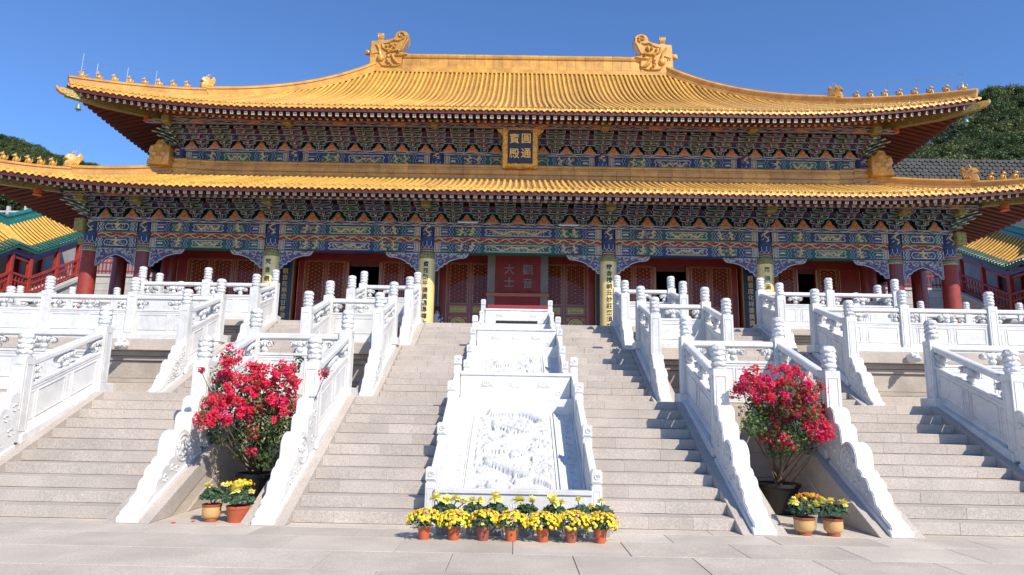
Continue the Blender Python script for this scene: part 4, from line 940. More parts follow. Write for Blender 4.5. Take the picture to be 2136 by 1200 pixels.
# ------------------------------------------------------------------ brackets
def arm(b, y, z, l, h, d, mf, me, x=0):
    p = [(x-l,z+h),(x-l,z+h*.45),(x-l+.06,z+h*.12),(x-l+.15,z),(x+l-.15,z),(x+l-.06,z+h*.12),(x+l,z+h*.45),(x+l,z+h)]
    b.prism(p, y, y+d, 'xz', mf); b.ring(p,.017,y-.004,me)
def blk(b, x, y, z, w, h, d, mf, me):
    p = [(x-w/2,z+h),(x-w/2,z+h*.5),(x-w*.34,z),(x+w*.34,z),(x+w/2,z+h*.5),(x+w/2,z+h)]
    b.prism(p, y, y+d, 'xz', mf); b.ring(p,.014,y-.004,me)
def bracket(tiers, pitch, ystep, var, pal=('blue','green','edge','crimson')):
    b = MB(); c1, c2 = (0,1) if var else (1,0); E = 2
    blk(b,0,-.22,0,.34,.20,.3,c2,E); b.box(-.05,.05,-.30,-.22,.06,.20,c1); b.ring([(-.05,.06),(.05,.06),(.05,.20),(-.05,.20)],.014,-.304,E)
    z = .19
    for k in range(tiers):
        y = -.30-ystep*k; l = (.27,.35,.40,.42)[k]; h = pitch*.78
        arm(b, y, z, l, h, .10, c1, E)
        if k: arm(b, y+ystep-.02, z, .40, h, .09, c2, E)
        for x in (-l+.05, l-.05): blk(b, x, y-.012, z+h+.004, .125, pitch*.55, .12, c2, E)
        b.box(-.15,-.07,y+.02,y+.08,z-.05,z+.01,3); b.box(.07,.15,y+.02,y+.08,z-.05,z+.01,3)
        b.box(-.045,.045,y-.16,y+.02,z+.01,z+h+.03,c1); b.ring([(-.045,z+.01),(.045,z+.01),(.045,z+h+.03),(-.045,z+h+.03)],.015,y-.164,E)
        if k < tiers-1: b.ball((0,y-.17,z+.02),(.035,.03,.03),6,4,E)
        z += pitch
    y = -.30-ystep*(tiers-1)-.05; b.box(-.05,.05,y-.18,y,z-.02,z+.16,c1); b.ring([(-.05,z-.02),(.05,z-.02),(.05,z+.16),(-.05,z+.16)],.018,y-.184,E)
    return b.mesh('bracket_set', ML(*pal), recalc=False)
BRL = [bracket(3,.155,.30,v) for v in (0,1)]; BRU = [bracket(4,.135,.26,v,('purple','green','edge','crimson')) for v in (0,1)]
def flame(h, w):
    b = MB(); p = [(-w,0),(w,0),(w*.78,h*.25),(w*.42,h*.5),(w*.26,h*.8),(0,h),(-w*.26,h*.8),(-w*.42,h*.5),(-w*.78,h*.25)]
    q = [(a*1.13,c*1.09) for a,c in p]; b.prism(q,0,.03,'xz',1); b.ring(q,.014,-.002,3); b.prism([(a,c) for a,c in p],-.012,0,'xz',0)
    for k in (-1,0,1): b.ribbon([(k*w*.42+.04*math.cos(a)*(1-a*.1),h*(.24 if k else .55)+.045*math.sin(a)*(1-a*.1)) for a in np.linspace(0,6,14)],.014,-.016,2)
    b.ribbon([(-w*.75,.03),(0,.06),(w*.75,.03)],.016,-.016,2)
    return b.mesh('flame_panel', ML('orange','navy','gold_paint','edge'), recalc=False)
FLM = flame(.36,.27)
tri = MB(); tri.prism([(-.20,0),(.20,0),(.12,.12),(.07,.19),(-.07,.19),(-.12,.12)],0,.03,'xz',0); tri.prism([(-.075,.17),(.075,.17),(.09,.235),(.05,.27),(-.05,.27),(-.09,.235)],-.012,.02,'xz',1); tri.ring([(-.22,-.01),(.22,-.01),(.13,.13),(.08,.21),(-.08,.21),(-.13,.13)],.016,-.004,2)
TRI = tri.mesh('infill_panel', ML('blue','crimson','edge'), recalc=False)
sp = 7.32/7
pos = []
for (x0,x1),n in zip(bays,(2,5,6,7,6,5,2)):
    for k in range(n): pos.append(x0+(x1-x0)*k/n)
pos.append(17.4)
def isc(x): return min(abs(abs(x)-c) for c in CX) < .05
for i,x in enumerate(pos):
    ob('bracket_set', BRL[i%2], hall, (x,YF,8.905))
    if isc(x): ob('beam_end', EBM, hall, (x,17.0,9.50), (0,0,0), (.9,.75,.62)); ob('bracket_capital', BRL[0], hall, (x,YF-.01,8.90), (0,0,0), (1.25,1.03,1.0))
    if i < len(pos)-1:
        xm = (x+pos[i+1])/2; ob('flame_panel', FLM, hall, (xm,17.78,8.905)); ob('infill_panel', TRI, hall, (xm,17.45,9.26))
posu = [x for x in pos if abs(x) < 15.25]
for i,x in enumerate(posu):
    ob('bracket_set', BRU[i%2], hall, (x,20.06,12.735))
    if isc(x): ob('beam_end', EBM, hall, (x,18.55,13.52), (0,0,0), (.85,.7,.62))
    if i < len(posu)-1:
        xm = (x+posu[i+1])/2; ob('flame_panel', FLM, hall, (xm,19.84,12.735)); ob('infill_panel', TRI, hall, (xm,19.5,13.02)); ob('infill_panel', TRI, hall, (xm,19.25,13.2))
# corner brackets flaring outwards under the hips
cbm = MB()
for k in range(4):
    L = .55+.30*k; z = .05+.15*k; cbm.prism([(-.1,z+.12),(-.1,z),(L*.7,z),(L+.25,z+.06),(L+.25,z+.09),(L*.8,z+.12)],-.05,.05,'xz',k%2); cbm.prism([(L*.5,z-.004),(L+.26,z+.055),(L+.26,z+.07),(L*.5,z+.012)],-.056,.056,'xz',2)
CBM = cbm.mesh('corner_bracket', ML('green','teal','edge'))
for sx in (-1,1):
    for (x,y,z) in ((17.4,18.0,8.905),(15.2,20.05,12.735)):
        for a in (-40,-62,-85): ob('corner_bracket', CBM, hall, (sx*x,y,z), (0,0,R(a) if sx > 0 else R(180-a)), (.75,1,1))
    post_ = MB(); post_.lathe([(.16,0),(.16,.04),(.14,.06),(.16,.24),(.14,.28)],12); PM = post_.mesh('corner_vase', ML('orange'), smooth=50)
    ob('corner_vase', PM, hall, (sx*18.85,16.55,9.42)); ob('corner_vase', PM, hall, (sx*16.3,19.0,13.62))
# scroll boards and purlins above the brackets
for (x0,x1) in bays[:]: bayob('purlin_board', x0 if x0 > -17 else x0-.6, x1 if x1 < 17 else x1+.6, 16.78, 9.53, lambda L: band(L,.16,PU,3,.55,.12), 5, -.001)
for (x0,x1) in bays[1:-1]: bayob('purlin_board', x0 if x0 > -15 else x0-.9, x1 if x1 < 15 else x1+.9, 18.66, 13.42, lambda L: band(L,.15,PU,3,.6,.12), 6, -.001)
MB().box(-18.2,18.2,16.86,17.05,9.66,10.02).build('purlin', ML('green'), hall); MB().box(-15.5,15.5,18.74,18.9,13.56,14.25).build('purlin', ML('orange'), hall)
for (x0,x1) in bays[1:-1]: bayob('purlin_face', x0, x1, 18.60, 13.56, lambda L: band(L,.16,PU,3,.8,.1), 7, .05)
# ------------------------------------------------------------------ carved brackets below the beams
def queti(L, full=False):
    b = MB(); n = 16
    if not full: top = [(0,.0),(L,.0)]; bot = [(L-.12,-.17),(L*.86,-.20),(L*.7,-.22),(L*.55,-.28),(L*.42,-.36),(L*.36,-.46),(L*.28,-.48),(L*.25,-.58),(L*.16,-.60),(L*.12,-.74),(0,-.74)]
    else: top = [(0,0),(L,0)]; h = [(L,-.74),(L*.92,-.74),(L*.88,-.58),(L*.80,-.55),(L*.74,-.44),(L*.64,-.36),(L*.5,-.28)]; bot = h+[(L-p[0],p[1]) for p in h[::-1][1:]]
    P = top+bot; b.prism(P,0,.08,'xz',0); b.ring(P,.028,-.003,1); b.ring([(L/2+(p[0]-L/2)*.93,-.03+p[1]*.86) for p in P],.016,-.006,1)
    rg = random.Random(3)
    for k in range(int(95*L)):
        x = rg.uniform(.06,L-.08); f = x/L if not full else abs(2*x/L-1); lim = (-.66 if f < .16 else -.4 if f < .35 else -.2) if not full else (-.24-.4*f*f)
        z = rg.uniform(lim+.04,-.04); rr = rg.uniform(.02,.045); m = rg.choice([2,3,6,1,5,1,0])
        b.ribbon([(x+rr*math.cos(a)*(1-a*.1),z+rr*math.sin(a)*(1-a*.1)) for a in np.linspace(0,5.5,10)],.02,-.009-.0002*k,m)
    return b.mesh('carved_bracket', ML('purple','edge','gold_paint','crimson','blue_light','white_paint','blue_light'), recalc=False)
QT = queti(1.42); QF = queti(1.62,True)
for i,(x0,x1) in enumerate(bays):
    if i in (0,6): ob('carved_bracket', QF, hall, (x0+.29,17.9,7.675))
    else: ob('carved_bracket', QT, hall, (x0+.28,17.9,7.675)); ob('carved_bracket', QT, hall, (x1-.28,17.9,7.675), (0,0,0), (-1,1,1))
# ------------------------------------------------------------------ lattice doors
def lattice(w, h):
    b = MB(); p = .17; g = .011
    def clip(x,z,dx,dz):
        t0,t1 = -9,9
        for (c,d,lo_,hi_) in ((x,dx,0,w),(z,dz,0,h)):
            if abs(d) < 1e-9: 
                if c < lo_ or c > hi_: return None
            else:
                a,e = (lo_-c)/d,(hi_-c)/d; t0 = max(t0,min(a,e)); t1 = min(t1,max(a,e))
        return (t0,t1) if t1-t0 > .03 else None
    for ang in (90,30,150):
        dx,dz = math.cos(R(ang)),math.sin(R(ang)); nx,nz = -dz,dx
        for k in range(-20,21):
            x = w/2+nx*k*p*.866; z = h/2+nz*k*p*.866; c = clip(x,z,dx,dz)
            if c: b.tube([(x+dx*c[0],0,z+dz*c[0]),(x+dx*c[1],0,z+dz*c[1])],g,4,0)
    s = MB()
    for i in range(-8,9):
        for j in range(-16,17):
            x = w/2+i*p*.866; z = h/2+j*p+(p/2 if i % 2 else 0)
            if .02 < x < w-.02 and .02 < z < h-.02: b.ball((x,-.012,z),(.017,.012,.017),6,3,1)
            for a in range(0):
                pass
    # petal fillets round each node
    for i in range(-8,9):
        for j in range(-16,17):
            x = w/2+i*p*.866; z = h/2+j*p+(p/2 if i % 2 else 0)
            for a in range(6):
                an = R(60*a+0); cx,cz = x+.098*math.cos(an), z+.098*math.sin(an)
                if a < 2 and .03 < cx < w-.03 and .03 < cz < h-.03: b.tube([(cx+.032*math.cos(q),0,cz+.032*math.sin(q)) for q in np.linspace(0,2*math.pi,9)],.007,4,0)
    return b.mesh('lattice', ML('lattice','gold_paint'))
LW, LH = .66, 1.72; LAT = lattice(LW,LH)
def leafmesh():
    b = MB(); W2 = .86/2
    for s in (-1,1): b.box(min(s*W2,s*.335),max(s*W2,s*.335),0,.08,0,3.85,0)
    for (z0,z1) in ((0,.2),(1.48,1.60),(1.92,2.02),(3.75,3.85)): b.box(-.335,.335,0,.08,z0,z1,0)
    b.box(-.335,.335,.03,.06,.2,1.48,0); b.box(-.335,.335,.03,.06,1.6,1.92,0)
    for (x0,x1,z0,z1) in ((-.335,.335,.2,1.48),(-.335,.335,1.6,1.92),(-.335,.335,2.02,3.75)): b.ring([(x0,z0),(x1,z0),(x1,z1),(x0,z1)],.009,-.003,1)
    b.ring([(-.415,.04),(.415,.04),(.415,3.8),(-.415,3.8)],.005,-.003,1)
    return b.mesh('door_leaf', ML('red','gold_paint'), recalc=False)
LEAF = leafmesh()
gp = MB(); gp.box(-.29,.29,.0,.03,1.64,1.88,0); gp.ring([(-.29,1.64),(.29,1.64),(.29,1.88),(-.29,1.88)],.02,-.003,1)
for k in range(-2,3): gp.ribbon([(k*.11+.05*math.cos(a)*(1-a*.1),1.76+.06*math.sin(a)*(1-a*.1)) for a in np.linspace(0,7,16)],.018,-.006,1)
for a0 in range(0,360,15): gp.ribbon([(.27*math.cos(R(a0)),1.14+.27*math.sin(R(a0))),(.27*math.cos(R(a0+15)),1.14+.27*math.sin(R(a0+15)))],.03,.018,1)
gp.poly([(.26*math.cos(R(a)),1.14+.26*math.sin(R(a))) for a in range(0,360,15)],.02,0)
for k in range(9): gp.ribbon([(.16*math.cos(k*.7)+.06*math.cos(a)*(1-a*.1),1.14+.16*math.sin(k*.7)+.06*math.sin(a)*(1-a*.1)) for a in np.linspace(0,6,12)],.022,.014,1)
for sx in (-1,1):
    for z in (.86,1.42): gp.ribbon([(sx*.30,z),(sx*.22,z),(sx*.30,z+(.08 if z < 1 else -.08))],.03,.016,1)
GP = gp.mesh('gilt_panel', ML('gold_carved','gold_paint'), recalc=False)
PANE = MB().box(-.33,.33,.05,.06,2.0,3.76).mesh('glass_pane', ML('glass'))
def leaf(xc, w, ang=0, y=YD-.05):
    o = ob('door_leaf', LEAF, hall, (xc,y,3.95), (0,0,R(ang)), (w/.86,1,1)); ob('lattice', LAT, o, (-.33,.025,2.025)); ob('gilt_panel', GP, o); ob('glass_pane', PANE, o)
dl = [(-2.53,1.0),(-1.54,.98),(2.53,1.0),(1.54,.98),(-.52,1.02),(.52,1.02)]
for s in (-1,1): dl += [(s*8.78,.88),(s*7.89,.88),(s*5.47,.86),(s*4.62,.84)]
dl += [(-13.83,.98),(-12.84,.98),(-11.84,.98),(-10.87,.96), (11.62,.88),(10.72,.88),(13.46,.9)]
for (x,w) in dl: leaf(x,w)
for (x0,x1) in ((-3.36,-3.03),(3.03,3.36),(-9.55,-9.23),(9.23,9.55),(-4.18,-3.98),(3.98,4.18),(-14.85,-14.34),(13.93,14.85),(-7.44,-7.32),(7.32,7.44),(-6.02,-5.9),(5.9,6.02),(12.07,12.16),(12.9,13.0),(-10.38,-10.3),(10.2,10.28)):
    o = MB().box(x0,x1,YD-.06,YD+.1,3.95,7.75).build('door_jamb', ML('red'), hall, bevel=.008); c = MB()
    for x in (x0+.03,x1-.03): c.box(x-.006,x+.006,YD-.064,YD-.06,4.0,7.7)
    c.build('gilt_bead', ML('gold_paint'), o)
MB().box(-15,15,YD-.06,YD+.12,7.75,8.4).build('lintel', ML('red'), hall)
# ------------------------------------------------------------------ couplet boards
def gold_couplet(x, txt, q):
    o = thing('column_couplet', f'pale gold couplet board wrapped round {q}', 'couplet board', (x,YF,3.95), 0, 'gold couplets')
    b = MB(); b.lathe([(.335,0),(.335,3.55)],28,m=0); b.lathe([(.34,3.46),(.36,3.48),(.36,3.60),(.34,3.62)],28,m=1); b.build('board', ML('gold_pale','gold_carved'), o, smooth=40)
    n = len(txt); h = .262
    for i,c in enumerate(txt): char(o, c, 'ink', (0 if n > 6 else -.02,-.345,3.22-h*i*(1 if n > 6 else 1.32)), .235 if n > 6 else .23)
gold_couplet(-3.66, T_G2, 'the column left of the central door'); gold_couplet(3.66, T_G3, 'the column right of the central door')
gold_couplet(-9.97, T_G1, 'the second column left of the central door'); gold_couplet(9.97, T_G4, 'the second column right of the central door')
def blue_couplet(x, txt, q, dx=0):
    o = thing('blue_couplet', f'navy couplet board with gold characters on the inner column {q}', 'couplet board', (x,YD-.36,3.95), 0, 'navy couplets')
    b = MB(); V = []
    for j in range(2):
        for i in range(9):
            a = R(-90-52+13*i); V.append((.38*math.cos(a),.36+.38*math.sin(a),j*3.9))
    b.add(V, [(i,i+1,10+i,9+i) for i in range(8)], 0)
    for s in (0,1):
        a0,a1 = (R(-142),R(-132)) if not s else (R(-48),R(-38)); b.add([(.385*math.cos(a0),.36+.385*math.sin(a0),0),(.385*math.cos(a1),.36+.385*math.sin(a1),0),(.385*math.cos(a1),.36+.385*math.sin(a1),3.9),(.385*math.cos(a0),.36+.385*math.sin(a0),3.9)],[(0,1,2,3)],1)
    b.build('board', ML('navy','gold_carved'), o)
    for i,c in enumerate(txt): char(o, c, 'gold_paint', (0,-.034,3.25-.275*i), .25)
blue_couplet(-9.97, T_B1, 'left of the open left doorway'); blue_couplet(9.97, T_B2, 'right of the open right doorway')
blue_couplet(-3.66, '', 'left of the central door'); blue_couplet(3.66, '', 'right of the central door')
# ------------------------------------------------------------------ name board
pl = thing('name_board', 'navy name board with four gold characters in a carved gilt frame under the upper eave', 'sign', (.03,19.42,11.93)); pl.rotation_euler = (R(20),0,0)
MB().box(-.56,.56,-.06,.04,.18,1.62).build('board', ML('navy'), pl)
fr = MB(); fr.prism([(-.78,.0),(-.70,-.06),(-.4,-.02),(0,-.07),(.4,-.02),(.70,-.06),(.78,0),(.80,.3),(.74,.5),(.80,.8),(.75,1.1),(.78,1.38),(.98,1.52),(1.02,1.66),(.9,1.76),(.72,1.80),(.55,1.72),(.4,1.80),(0,1.86),(-.4,1.80),(-.55,1.72),(-.72,1.80),(-.9,1.76),(-1.02,1.66),(-.98,1.52),(-.78,1.38),(-.75,1.1),(-.80,.8),(-.74,.5),(-.80,.3)], -.04,.06,'xz')
fr.build('frame_back', ML('gold_frame'), pl, bevel=.02)
for (x0,x1,z0,z1) in ((-.76,-.54,.02,1.76),(.54,.76,.02,1.76),(-.54,.54,.02,.18),(-.54,.54,1.60,1.76)):
    MB().box(x0,x1,-.16,-.02,z0,z1).build('frame', ML('gold_frame'), pl, bevel=.03)
cv = MB(); rg = random.Random(9)
for k in range(90):
    side = rg.randrange(4); x,z = ((-.65+rg.uniform(-.06,.06),rg.uniform(0,1.75)),(.65+rg.uniform(-.06,.06),rg.uniform(0,1.75)),(rg.uniform(-.75,.75),.09+rg.uniform(-.05,.05)),(rg.uniform(-.95,.95),1.70+rg.uniform(-.06,.08)))[side]
    rr = rg.uniform(.03,.06); cv.tube([(x+rr*math.cos(a)*(1-a*.1),-.165,z+rr*math.sin(a)*(1-a*.1)) for a in np.linspace(0,5.5,9)],.014,4)
cv.build('carving', ML('gold'), pl)
for c,(x,z) in zip(T_PLAQUE, ((.255,1.24),(.255,.62),(-.255,1.24),(-.255,.60))): char(pl, c, 'gold', (x,-.075,z), .45)
# ------------------------------------------------------------------ screen, altar table, lamps, visitor
sc = thing('red_screen', 'dark red cloth screen with four characters hanging before the central door', 'screen', (.02,19.2,3.9))
cu = MB()
for i in range(40):
    x0 = -.95+1.9*i/40; x1 = x0+1.9/40; cu.add([(x0,.012*math.sin(i*.9),1.2),(x1,.012*math.sin((i+1)*.9),1.2),(x1,.012*math.sin((i+1)*.9),4.1),(x0,.012*math.sin(i*.9),4.1)],[(0,1,2,3)])
cu.build('curtain', ML('curtain'), sc, smooth=True, recalc=False)
for s in (-1,1): MB().box(min(s*.96,s*1.28),max(s*.96,s*1.28),-.01,.03,1.2,4.1).build('grey_border', ML('cloth_grey'), sc)
MB().box(-1.32,1.32,-.08,.0,2.26,2.40).build('wooden_bar', ML('wood'), sc, bevel=.01)
MB().box(-1.3,1.3,.0,.05,0,1.2).build('lower_cloth', ML('curtain'), sc)
for c,(x,z) in zip(T_SCREEN, ((.42,3.42),(.42,2.84),(-.36,3.42),(-.36,2.88))): char(sc, c, 'cloth_grey', (x,-.03,z), .46)
at = thing('altar_table', 'altar table under a red cloth behind the top of the dragon ramp', 'table', (.02,12.9,3.9))
b = MB(); b.box(-.97,.97,-.45,.45,.52,.86); b.build('cloth', ML('cloth_red'), at, bevel=.02)
b = MB()
b.box(-.92,.92,-.40,.40,0,.53)
b.build('table_legs_shade', ML('black'), at)  # solid black block: legs plus the shade beneath the cloth, put in as colour
for u,v,q in ((976,464,'left'),(1186,470,'right')):
    p = aty(u,v,17.5); o = thing('fluorescent_lamp', f'white tube lamp fixed below the brackets {q} of the name board', 'lamp', p); MB().box(-.4,.4,-.03,.03,-.03,.02).build('tube', ML('lamp_tube'), o, bevel=.015); MB().box(-.42,.42,-.02,.05,.02,.05).build('fitting', ML('metal'), o)
def person(loc, rot):
    vs = [(0,0,.95),(0,0,1.2),(0,.0,1.42),(0,-.01,1.52),(0,-.03,1.66),(.1,0,.92),(.11,.02,.5),(.11,.05,.08),(.11,-.1,.04),(-.1,0,.92),(-.11,.02,.5),(-.11,.05,.08),(-.11,-.1,.04),(.2,0,1.40),(.26,.02,1.12),(.24,-.12,.90),(.23,-.18,.82),(-.2,0,1.40),(-.26,.02,1.12),(-.24,-.12,.90),(-.23,-.18,.82)]
    es = [(0,1),(1,2),(2,3),(3,4),(0,5),(5,6),(6,7),(7,8),(0,9),(9,10),(10,11),(11,12),(2,13),(13,14),(14,15),(15,16),(2,17),(17,18),(18,19),(19,20)]
    rd = [.15,.15,.15,.06,.105,.10,.07,.05,.05,.10,.07,.05,.05,.07,.05,.04,.035,.07,.05,.04,.035]
    me = bpy.data.meshes.new('person'); me.from_pydata(vs, es, []); o = ob('person', me, None, loc, (0,0,rot)); md = o.modifiers.new('skin','SKIN'); o.modifiers.new('sub','SUBSURF').levels = 1
    for i,v in enumerate(me.skin_vertices[0].data): v.radius = (rd[i],rd[i]*.85); v.use_root = (i == 0)
    me.materials.append(MT['skin']); dg = bpy.context.evaluated_depsgraph_get(); dg.update(); m2 = bpy.data.meshes.new_from_object(o.evaluated_get(dg)); o.modifiers.clear(); o.data = m2
    m2.materials.clear(); [m2.materials.append(MT[k]) for k in ('skin','shirt_dark','shirt_pale','trousers')]
    for p in m2.polygons:
        z = p.center.z; arm_ = abs(p.center.x) > .19
        p.material_index = 0 if z > 1.47 or (arm_ and z < 1.12) else 3 if z < .95 else (1 if int(z/.035) % 2 else 2)
        p.use_smooth = True
    h = MB(); h.ball((0,.015,1.70),(.105,.115,.12),12,8); h.build('hair', ML('hair'), o, smooth=True)
    return o
pr = person((-3.34,19.35,3.9), R(-20)); tag(pr, 'person in a striped shirt half hidden behind the gold column left of the central door', 'person')
p = aty(881,632,17.5); o = thing('dome_lamp', 'small grey globe fixed beside the gold column left of the central door', 'lamp', p); b = MB(); b.ball((0,0,0),.085,12,8); b.lathe([(.03,-.085),(.03,-.3)],8); b.build('globe', ML('metal'), o, smooth=50)
# ------------------------------------------------------------------ side galleries
def gal_row():
    b = MB(); k = 6; V = []; Fc = []; n = 9
    for i in range(n+1):
        q = i/n; x = 2.3*q; z = 1.7*(1-q)**1.35
        for j in range(k): a = math.pi*j/(k-1); V.append((x,.095*math.cos(a),z+.09*math.sin(a)+.03))
    for i in range(n):
        b.add([V[m] for m in range(i*k,(i+2)*k)], [(j,j+1,k+j+1,k+j) for j in range(k-1)], 1 if i >= n-2 else 0)
    b.ball((2.31,0,.05),(.03,.1,.1),8,4,1); return b.mesh('tile_row', ML('tile','tile_green'), smooth=50, recalc=False)
GROW = gal_row()
def gallery(s, q):
    XE = 30.0
    E = [atx(185,489,-XE), atx(78,524,-XE), atx(40,508,-XE), atx(-70,552,-XE), atx(-260,560,-XE)]
    o = thing('covered_gallery', f'stepped covered gallery with red posts and green edged yellow roof at the far {q}', 'gallery')
    P = [(e.y,e.z) for e in E]
    def zy(y):
        for i in range(len(P)-1):
            if P[i+1][0] <= y <= P[i][0]: f = (P[i][0]-y)/(P[i][0]-P[i+1][0]); return P[i][1]+(P[i+1][1]-P[i][1])*f
        return P[0][1] if y > P[0][0] else P[-1][1]
    ya, yb = P[-1][0], P[0][0]; ys = np.linspace(ya,yb+.01,60)
    b = MB(); A = [[(s*(32.3-2.3*k/8),y,zy(y)+1.7*(1-k/8)**1.35) for k in range(9)]+[(s*(32.3+2.3*k/8),y,zy(y)+1.7*(1-k/8)**1.35) for k in range(9)] for y in ys]
    n = 18; b.add([p for rw in A for p in rw], [(i*n+j,i*n+j+1,(i+1)*n+j+1,(i+1)*n+j) for i in range(len(A)-1) for j in range(n-1) if j != 8])
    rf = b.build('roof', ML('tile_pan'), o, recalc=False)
    y = ya
    while y < yb: ob('tile_row', GROW, rf, (s*32.3,y,zy(y)), (0,0,0), (-s,1,1)); y += .265
    b = MB(); sweep(b, [(s*32.3,y,zy(y)+1.68) for y in ys[::2]], [(-.2,-.1),(.2,-.1),(.2,.15),(.12,.2),(.12,.42),(.2,.46),(.1,.58),(-.1,.58),(-.2,.46),(-.12,.42),(-.12,.2),(-.2,.15)]); b.build('ridge', ML('tile_green'), rf)
    b = MB()
    for (x,z,w,h,m) in ((29.95,-.16,.10,.14,0),(30.25,-.42,.2,.3,1),(30.3,-.72,.12,.14,2)): sweep(b, [(s*(x+.1),y,zy(y)+z) for y in ys[::2]], [(-w/2,-h/2),(w/2,-h/2),(w/2,h/2),(-w/2,h/2)], m)
    b.build('eave_beam', ML('green','purple','red_bright'), o)
    # floor, base wall, rear wall
    b = MB(); sweep(b, [(s*31.2,y,zy(y)-2.95) for y in ys[::2]], [(-1.3,-.2),(1.3,-.2),(1.3,0),(-1.3,0)]); b.build('floor', ML('stone_light'), o)
    b = MB(); V = []
    for y in ys[::2]: V += [(s*30.05,y,2.5),(s*30.05,y,zy(y)-2.9)]
    b.add(V, [(2*i,2*i+1,2*i+3,2*i+2) for i in range(len(V)//2-1)]); b.build('base_wall', ML('stone_light'), o, recalc=False)
    b = MB(); V = []
    for y in list(ys[::2])+[yb+8,yb+25]: V += [(s*33.0,y,2.5),(s*33.0,y,zy(y)+.6)]
    b.add(V, [(2*i,2*i+1,2*i+3,2*i+2) for i in range(len(V)//2-1)]); b.build('rear_wall', ML('wall_grey'), o, recalc=False)
    pm = MB().box(-.13,.13,-.13,.13,0,2.6).mesh('post', ML('red_bright'), bevel=.02)
    for y in (P[0][0]-.3, (P[0][0]+P[1][0])/2, P[1][0], P[2][0], (P[2][0]+P[3][0])/2, P[3][0]): ob('post', pm, o, (s*30.35,y,zy(y)-3.0)); ob('post', pm, o, (s*32.8,y,zy(y)-3.0))
    for (z,w,h) in ((-1.75,.16,.13),(-2.15,.08,.08),(-2.75,.12,.12)):
        b = MB(); sweep(b, [(s*30.3,y,zy(y)+z) for y in ys[::2]], [(-w/2,-h/2),(w/2,-h/2),(w/2,h/2),(-w/2,h/2)]); b.build('rail', ML('red_bright'), o)
    b = MB()
    for y in np.arange(ya,yb,.28): b.box(s*30.3-.03,s*30.3+.03,y-.03,y+.03,zy(y)-2.75,zy(y)-1.8)
    b.build('baluster', ML('red_bright'), o)
    # cross wing behind the hall: stone wall with a red railing
    w = thing('stone_wall', f'pale stone wall with red railing behind the {q} end of the hall', 'wall'); yw = P[0][0]+.4; zt = P[0][1]-2.9
    MB().box(min(s*31,s*15),max(s*31,s*15),yw+.06,yw+6,2,zt-.02).build('body', ML('stone_dark'), w)
    for k in range(9):
        for j in range(11):
            x0 = 15+1.5*j+(.75 if k % 2 else 0); MB().box(min(s*x0,s*(x0+1.485)),max(s*x0,s*(x0+1.485)),yw,yw+.1,zt-.02-.5*(k+1)+.012,zt-.02-.5*k).build('stone_block', ML('stone_light'), w, bevel=.01) if k < 7 else None
    MB().box(min(s*31.5,s*15),max(s*31.5,s*15),yw-.08,yw+.3,zt,zt+.16).build('coping', ML('stone_light'), w)
    b = MB(); 
    for z in (.35,.95,1.25): b.box(min(s*31,s*15),max(s*31,s*15),yw+.05,yw+.15,zt+z,zt+z+.09)
    for x in np.arange(15,31,.26): b.box(s*x-.03,s*x+.03,yw+.07,yw+.13,zt+.2,zt+1.2)
    b.build('railing', ML('red_bright'), w)
gallery(-1,'left'); gallery(1,'right')
# ------------------------------------------------------------------ hills, trees, retaining wall
def crown_mesh(seed, pale, n=2600):
    rg = np.random.RandomState(seed); V = []; Fc = []; mi = []
    cl = []
    for k in range(26):
        d = rg.normal(size=3); d /= np.linalg.norm(d); rr = rg.uniform(.55,.95); c = d*rr*np.array([1,1,.75]); c[2] = abs(c[2])*.9-.25+rg.uniform(-.1,.1); cl.append((c, rg.uniform(.18,.34)))
    for k in range(n):
        c, R0 = cl[rg.randint(len(cl))]; d = rg.normal(size=3); d /= np.linalg.norm(d); p = c+d*R0*(rg.uniform(.55,1.05))*np.array([1,1,.8])
        nrm = d*.6+np.array([0,0,.5])+rg.normal(size=3)*.5; nrm /= np.linalg.norm(nrm); a = np.cross(nrm, rg.normal(size=3)); a /= np.linalg.norm(a); b_ = np.cross(nrm,a); sz = rg.uniform(.03,.065)
        i = len(V); V += [tuple(p+a*sz), tuple(p+b_*sz*.55), tuple(p-a*sz), tuple(p-b_*sz*.55)]; Fc.append((i,i+1,i+2,i+3)); mi.append(0)
    me = bpy.data.meshes.new('crown'); me.from_pydata(V, [], Fc); me.materials.append(MT[pale]); return me
CR = [crown_mesh(k, 'foliage' if k % 3 else 'foliage_pale') for k in range(6)]
TRK = MB(); TRK.tube([(0,0,-1.4),(.05,0,-.8),(0,.05,-.3),(.1,0,.2)],[.09,.07,.055,.02],7)
for k in range(5): a = k*1.3; TRK.tube([(0,0,-.6+.12*k),(.3*math.cos(a),.3*math.sin(a),-.2+.12*k),(.6*math.cos(a),.6*math.sin(a),.15+.1*k)],[.045,.03,.01],5)
TRK = TRK.mesh('trunk', ML('bark'), smooth=60)
def tree(p, rad, label, group, k):
    o = thing('tree', label, 'tree', p, random.uniform(0,6.28), group); rz = random.uniform(.85,1.15)
    ob('crown', CR[k % len(CR)], o, (0,0,0), (0,0,0), (rad,rad,rad*rz)); ob('trunk', TRK, o, (0,0,0), (0,0,0), (rad,rad,rad*rz))
def interp(u, tb):
    for (a,b_),(c,d) in zip(tb,tb[1:]):
        if a <= u <= c: return b_+(d-b_)*(u-a)/(c-a)
    return tb[0][1] if u < tb[0][0] else tb[-1][1]
SR = [(1860,345),(1900,322),(1950,285),(1990,245),(2030,200),(2060,178),(2110,168),(2136,172),(2200,150),(2330,110)]
hr = MB(); us = list(range(1840,2360,26)); V = []
for u in us:
    top = min(326, interp(u,SR)+34)
    for k in range(8): f = k/7; V.append(aty(u, 338+(top-338)*f, 58+30*f))
    q = V[-1]; V.append(Vector((q.x,q.y+60,q.z-20)))
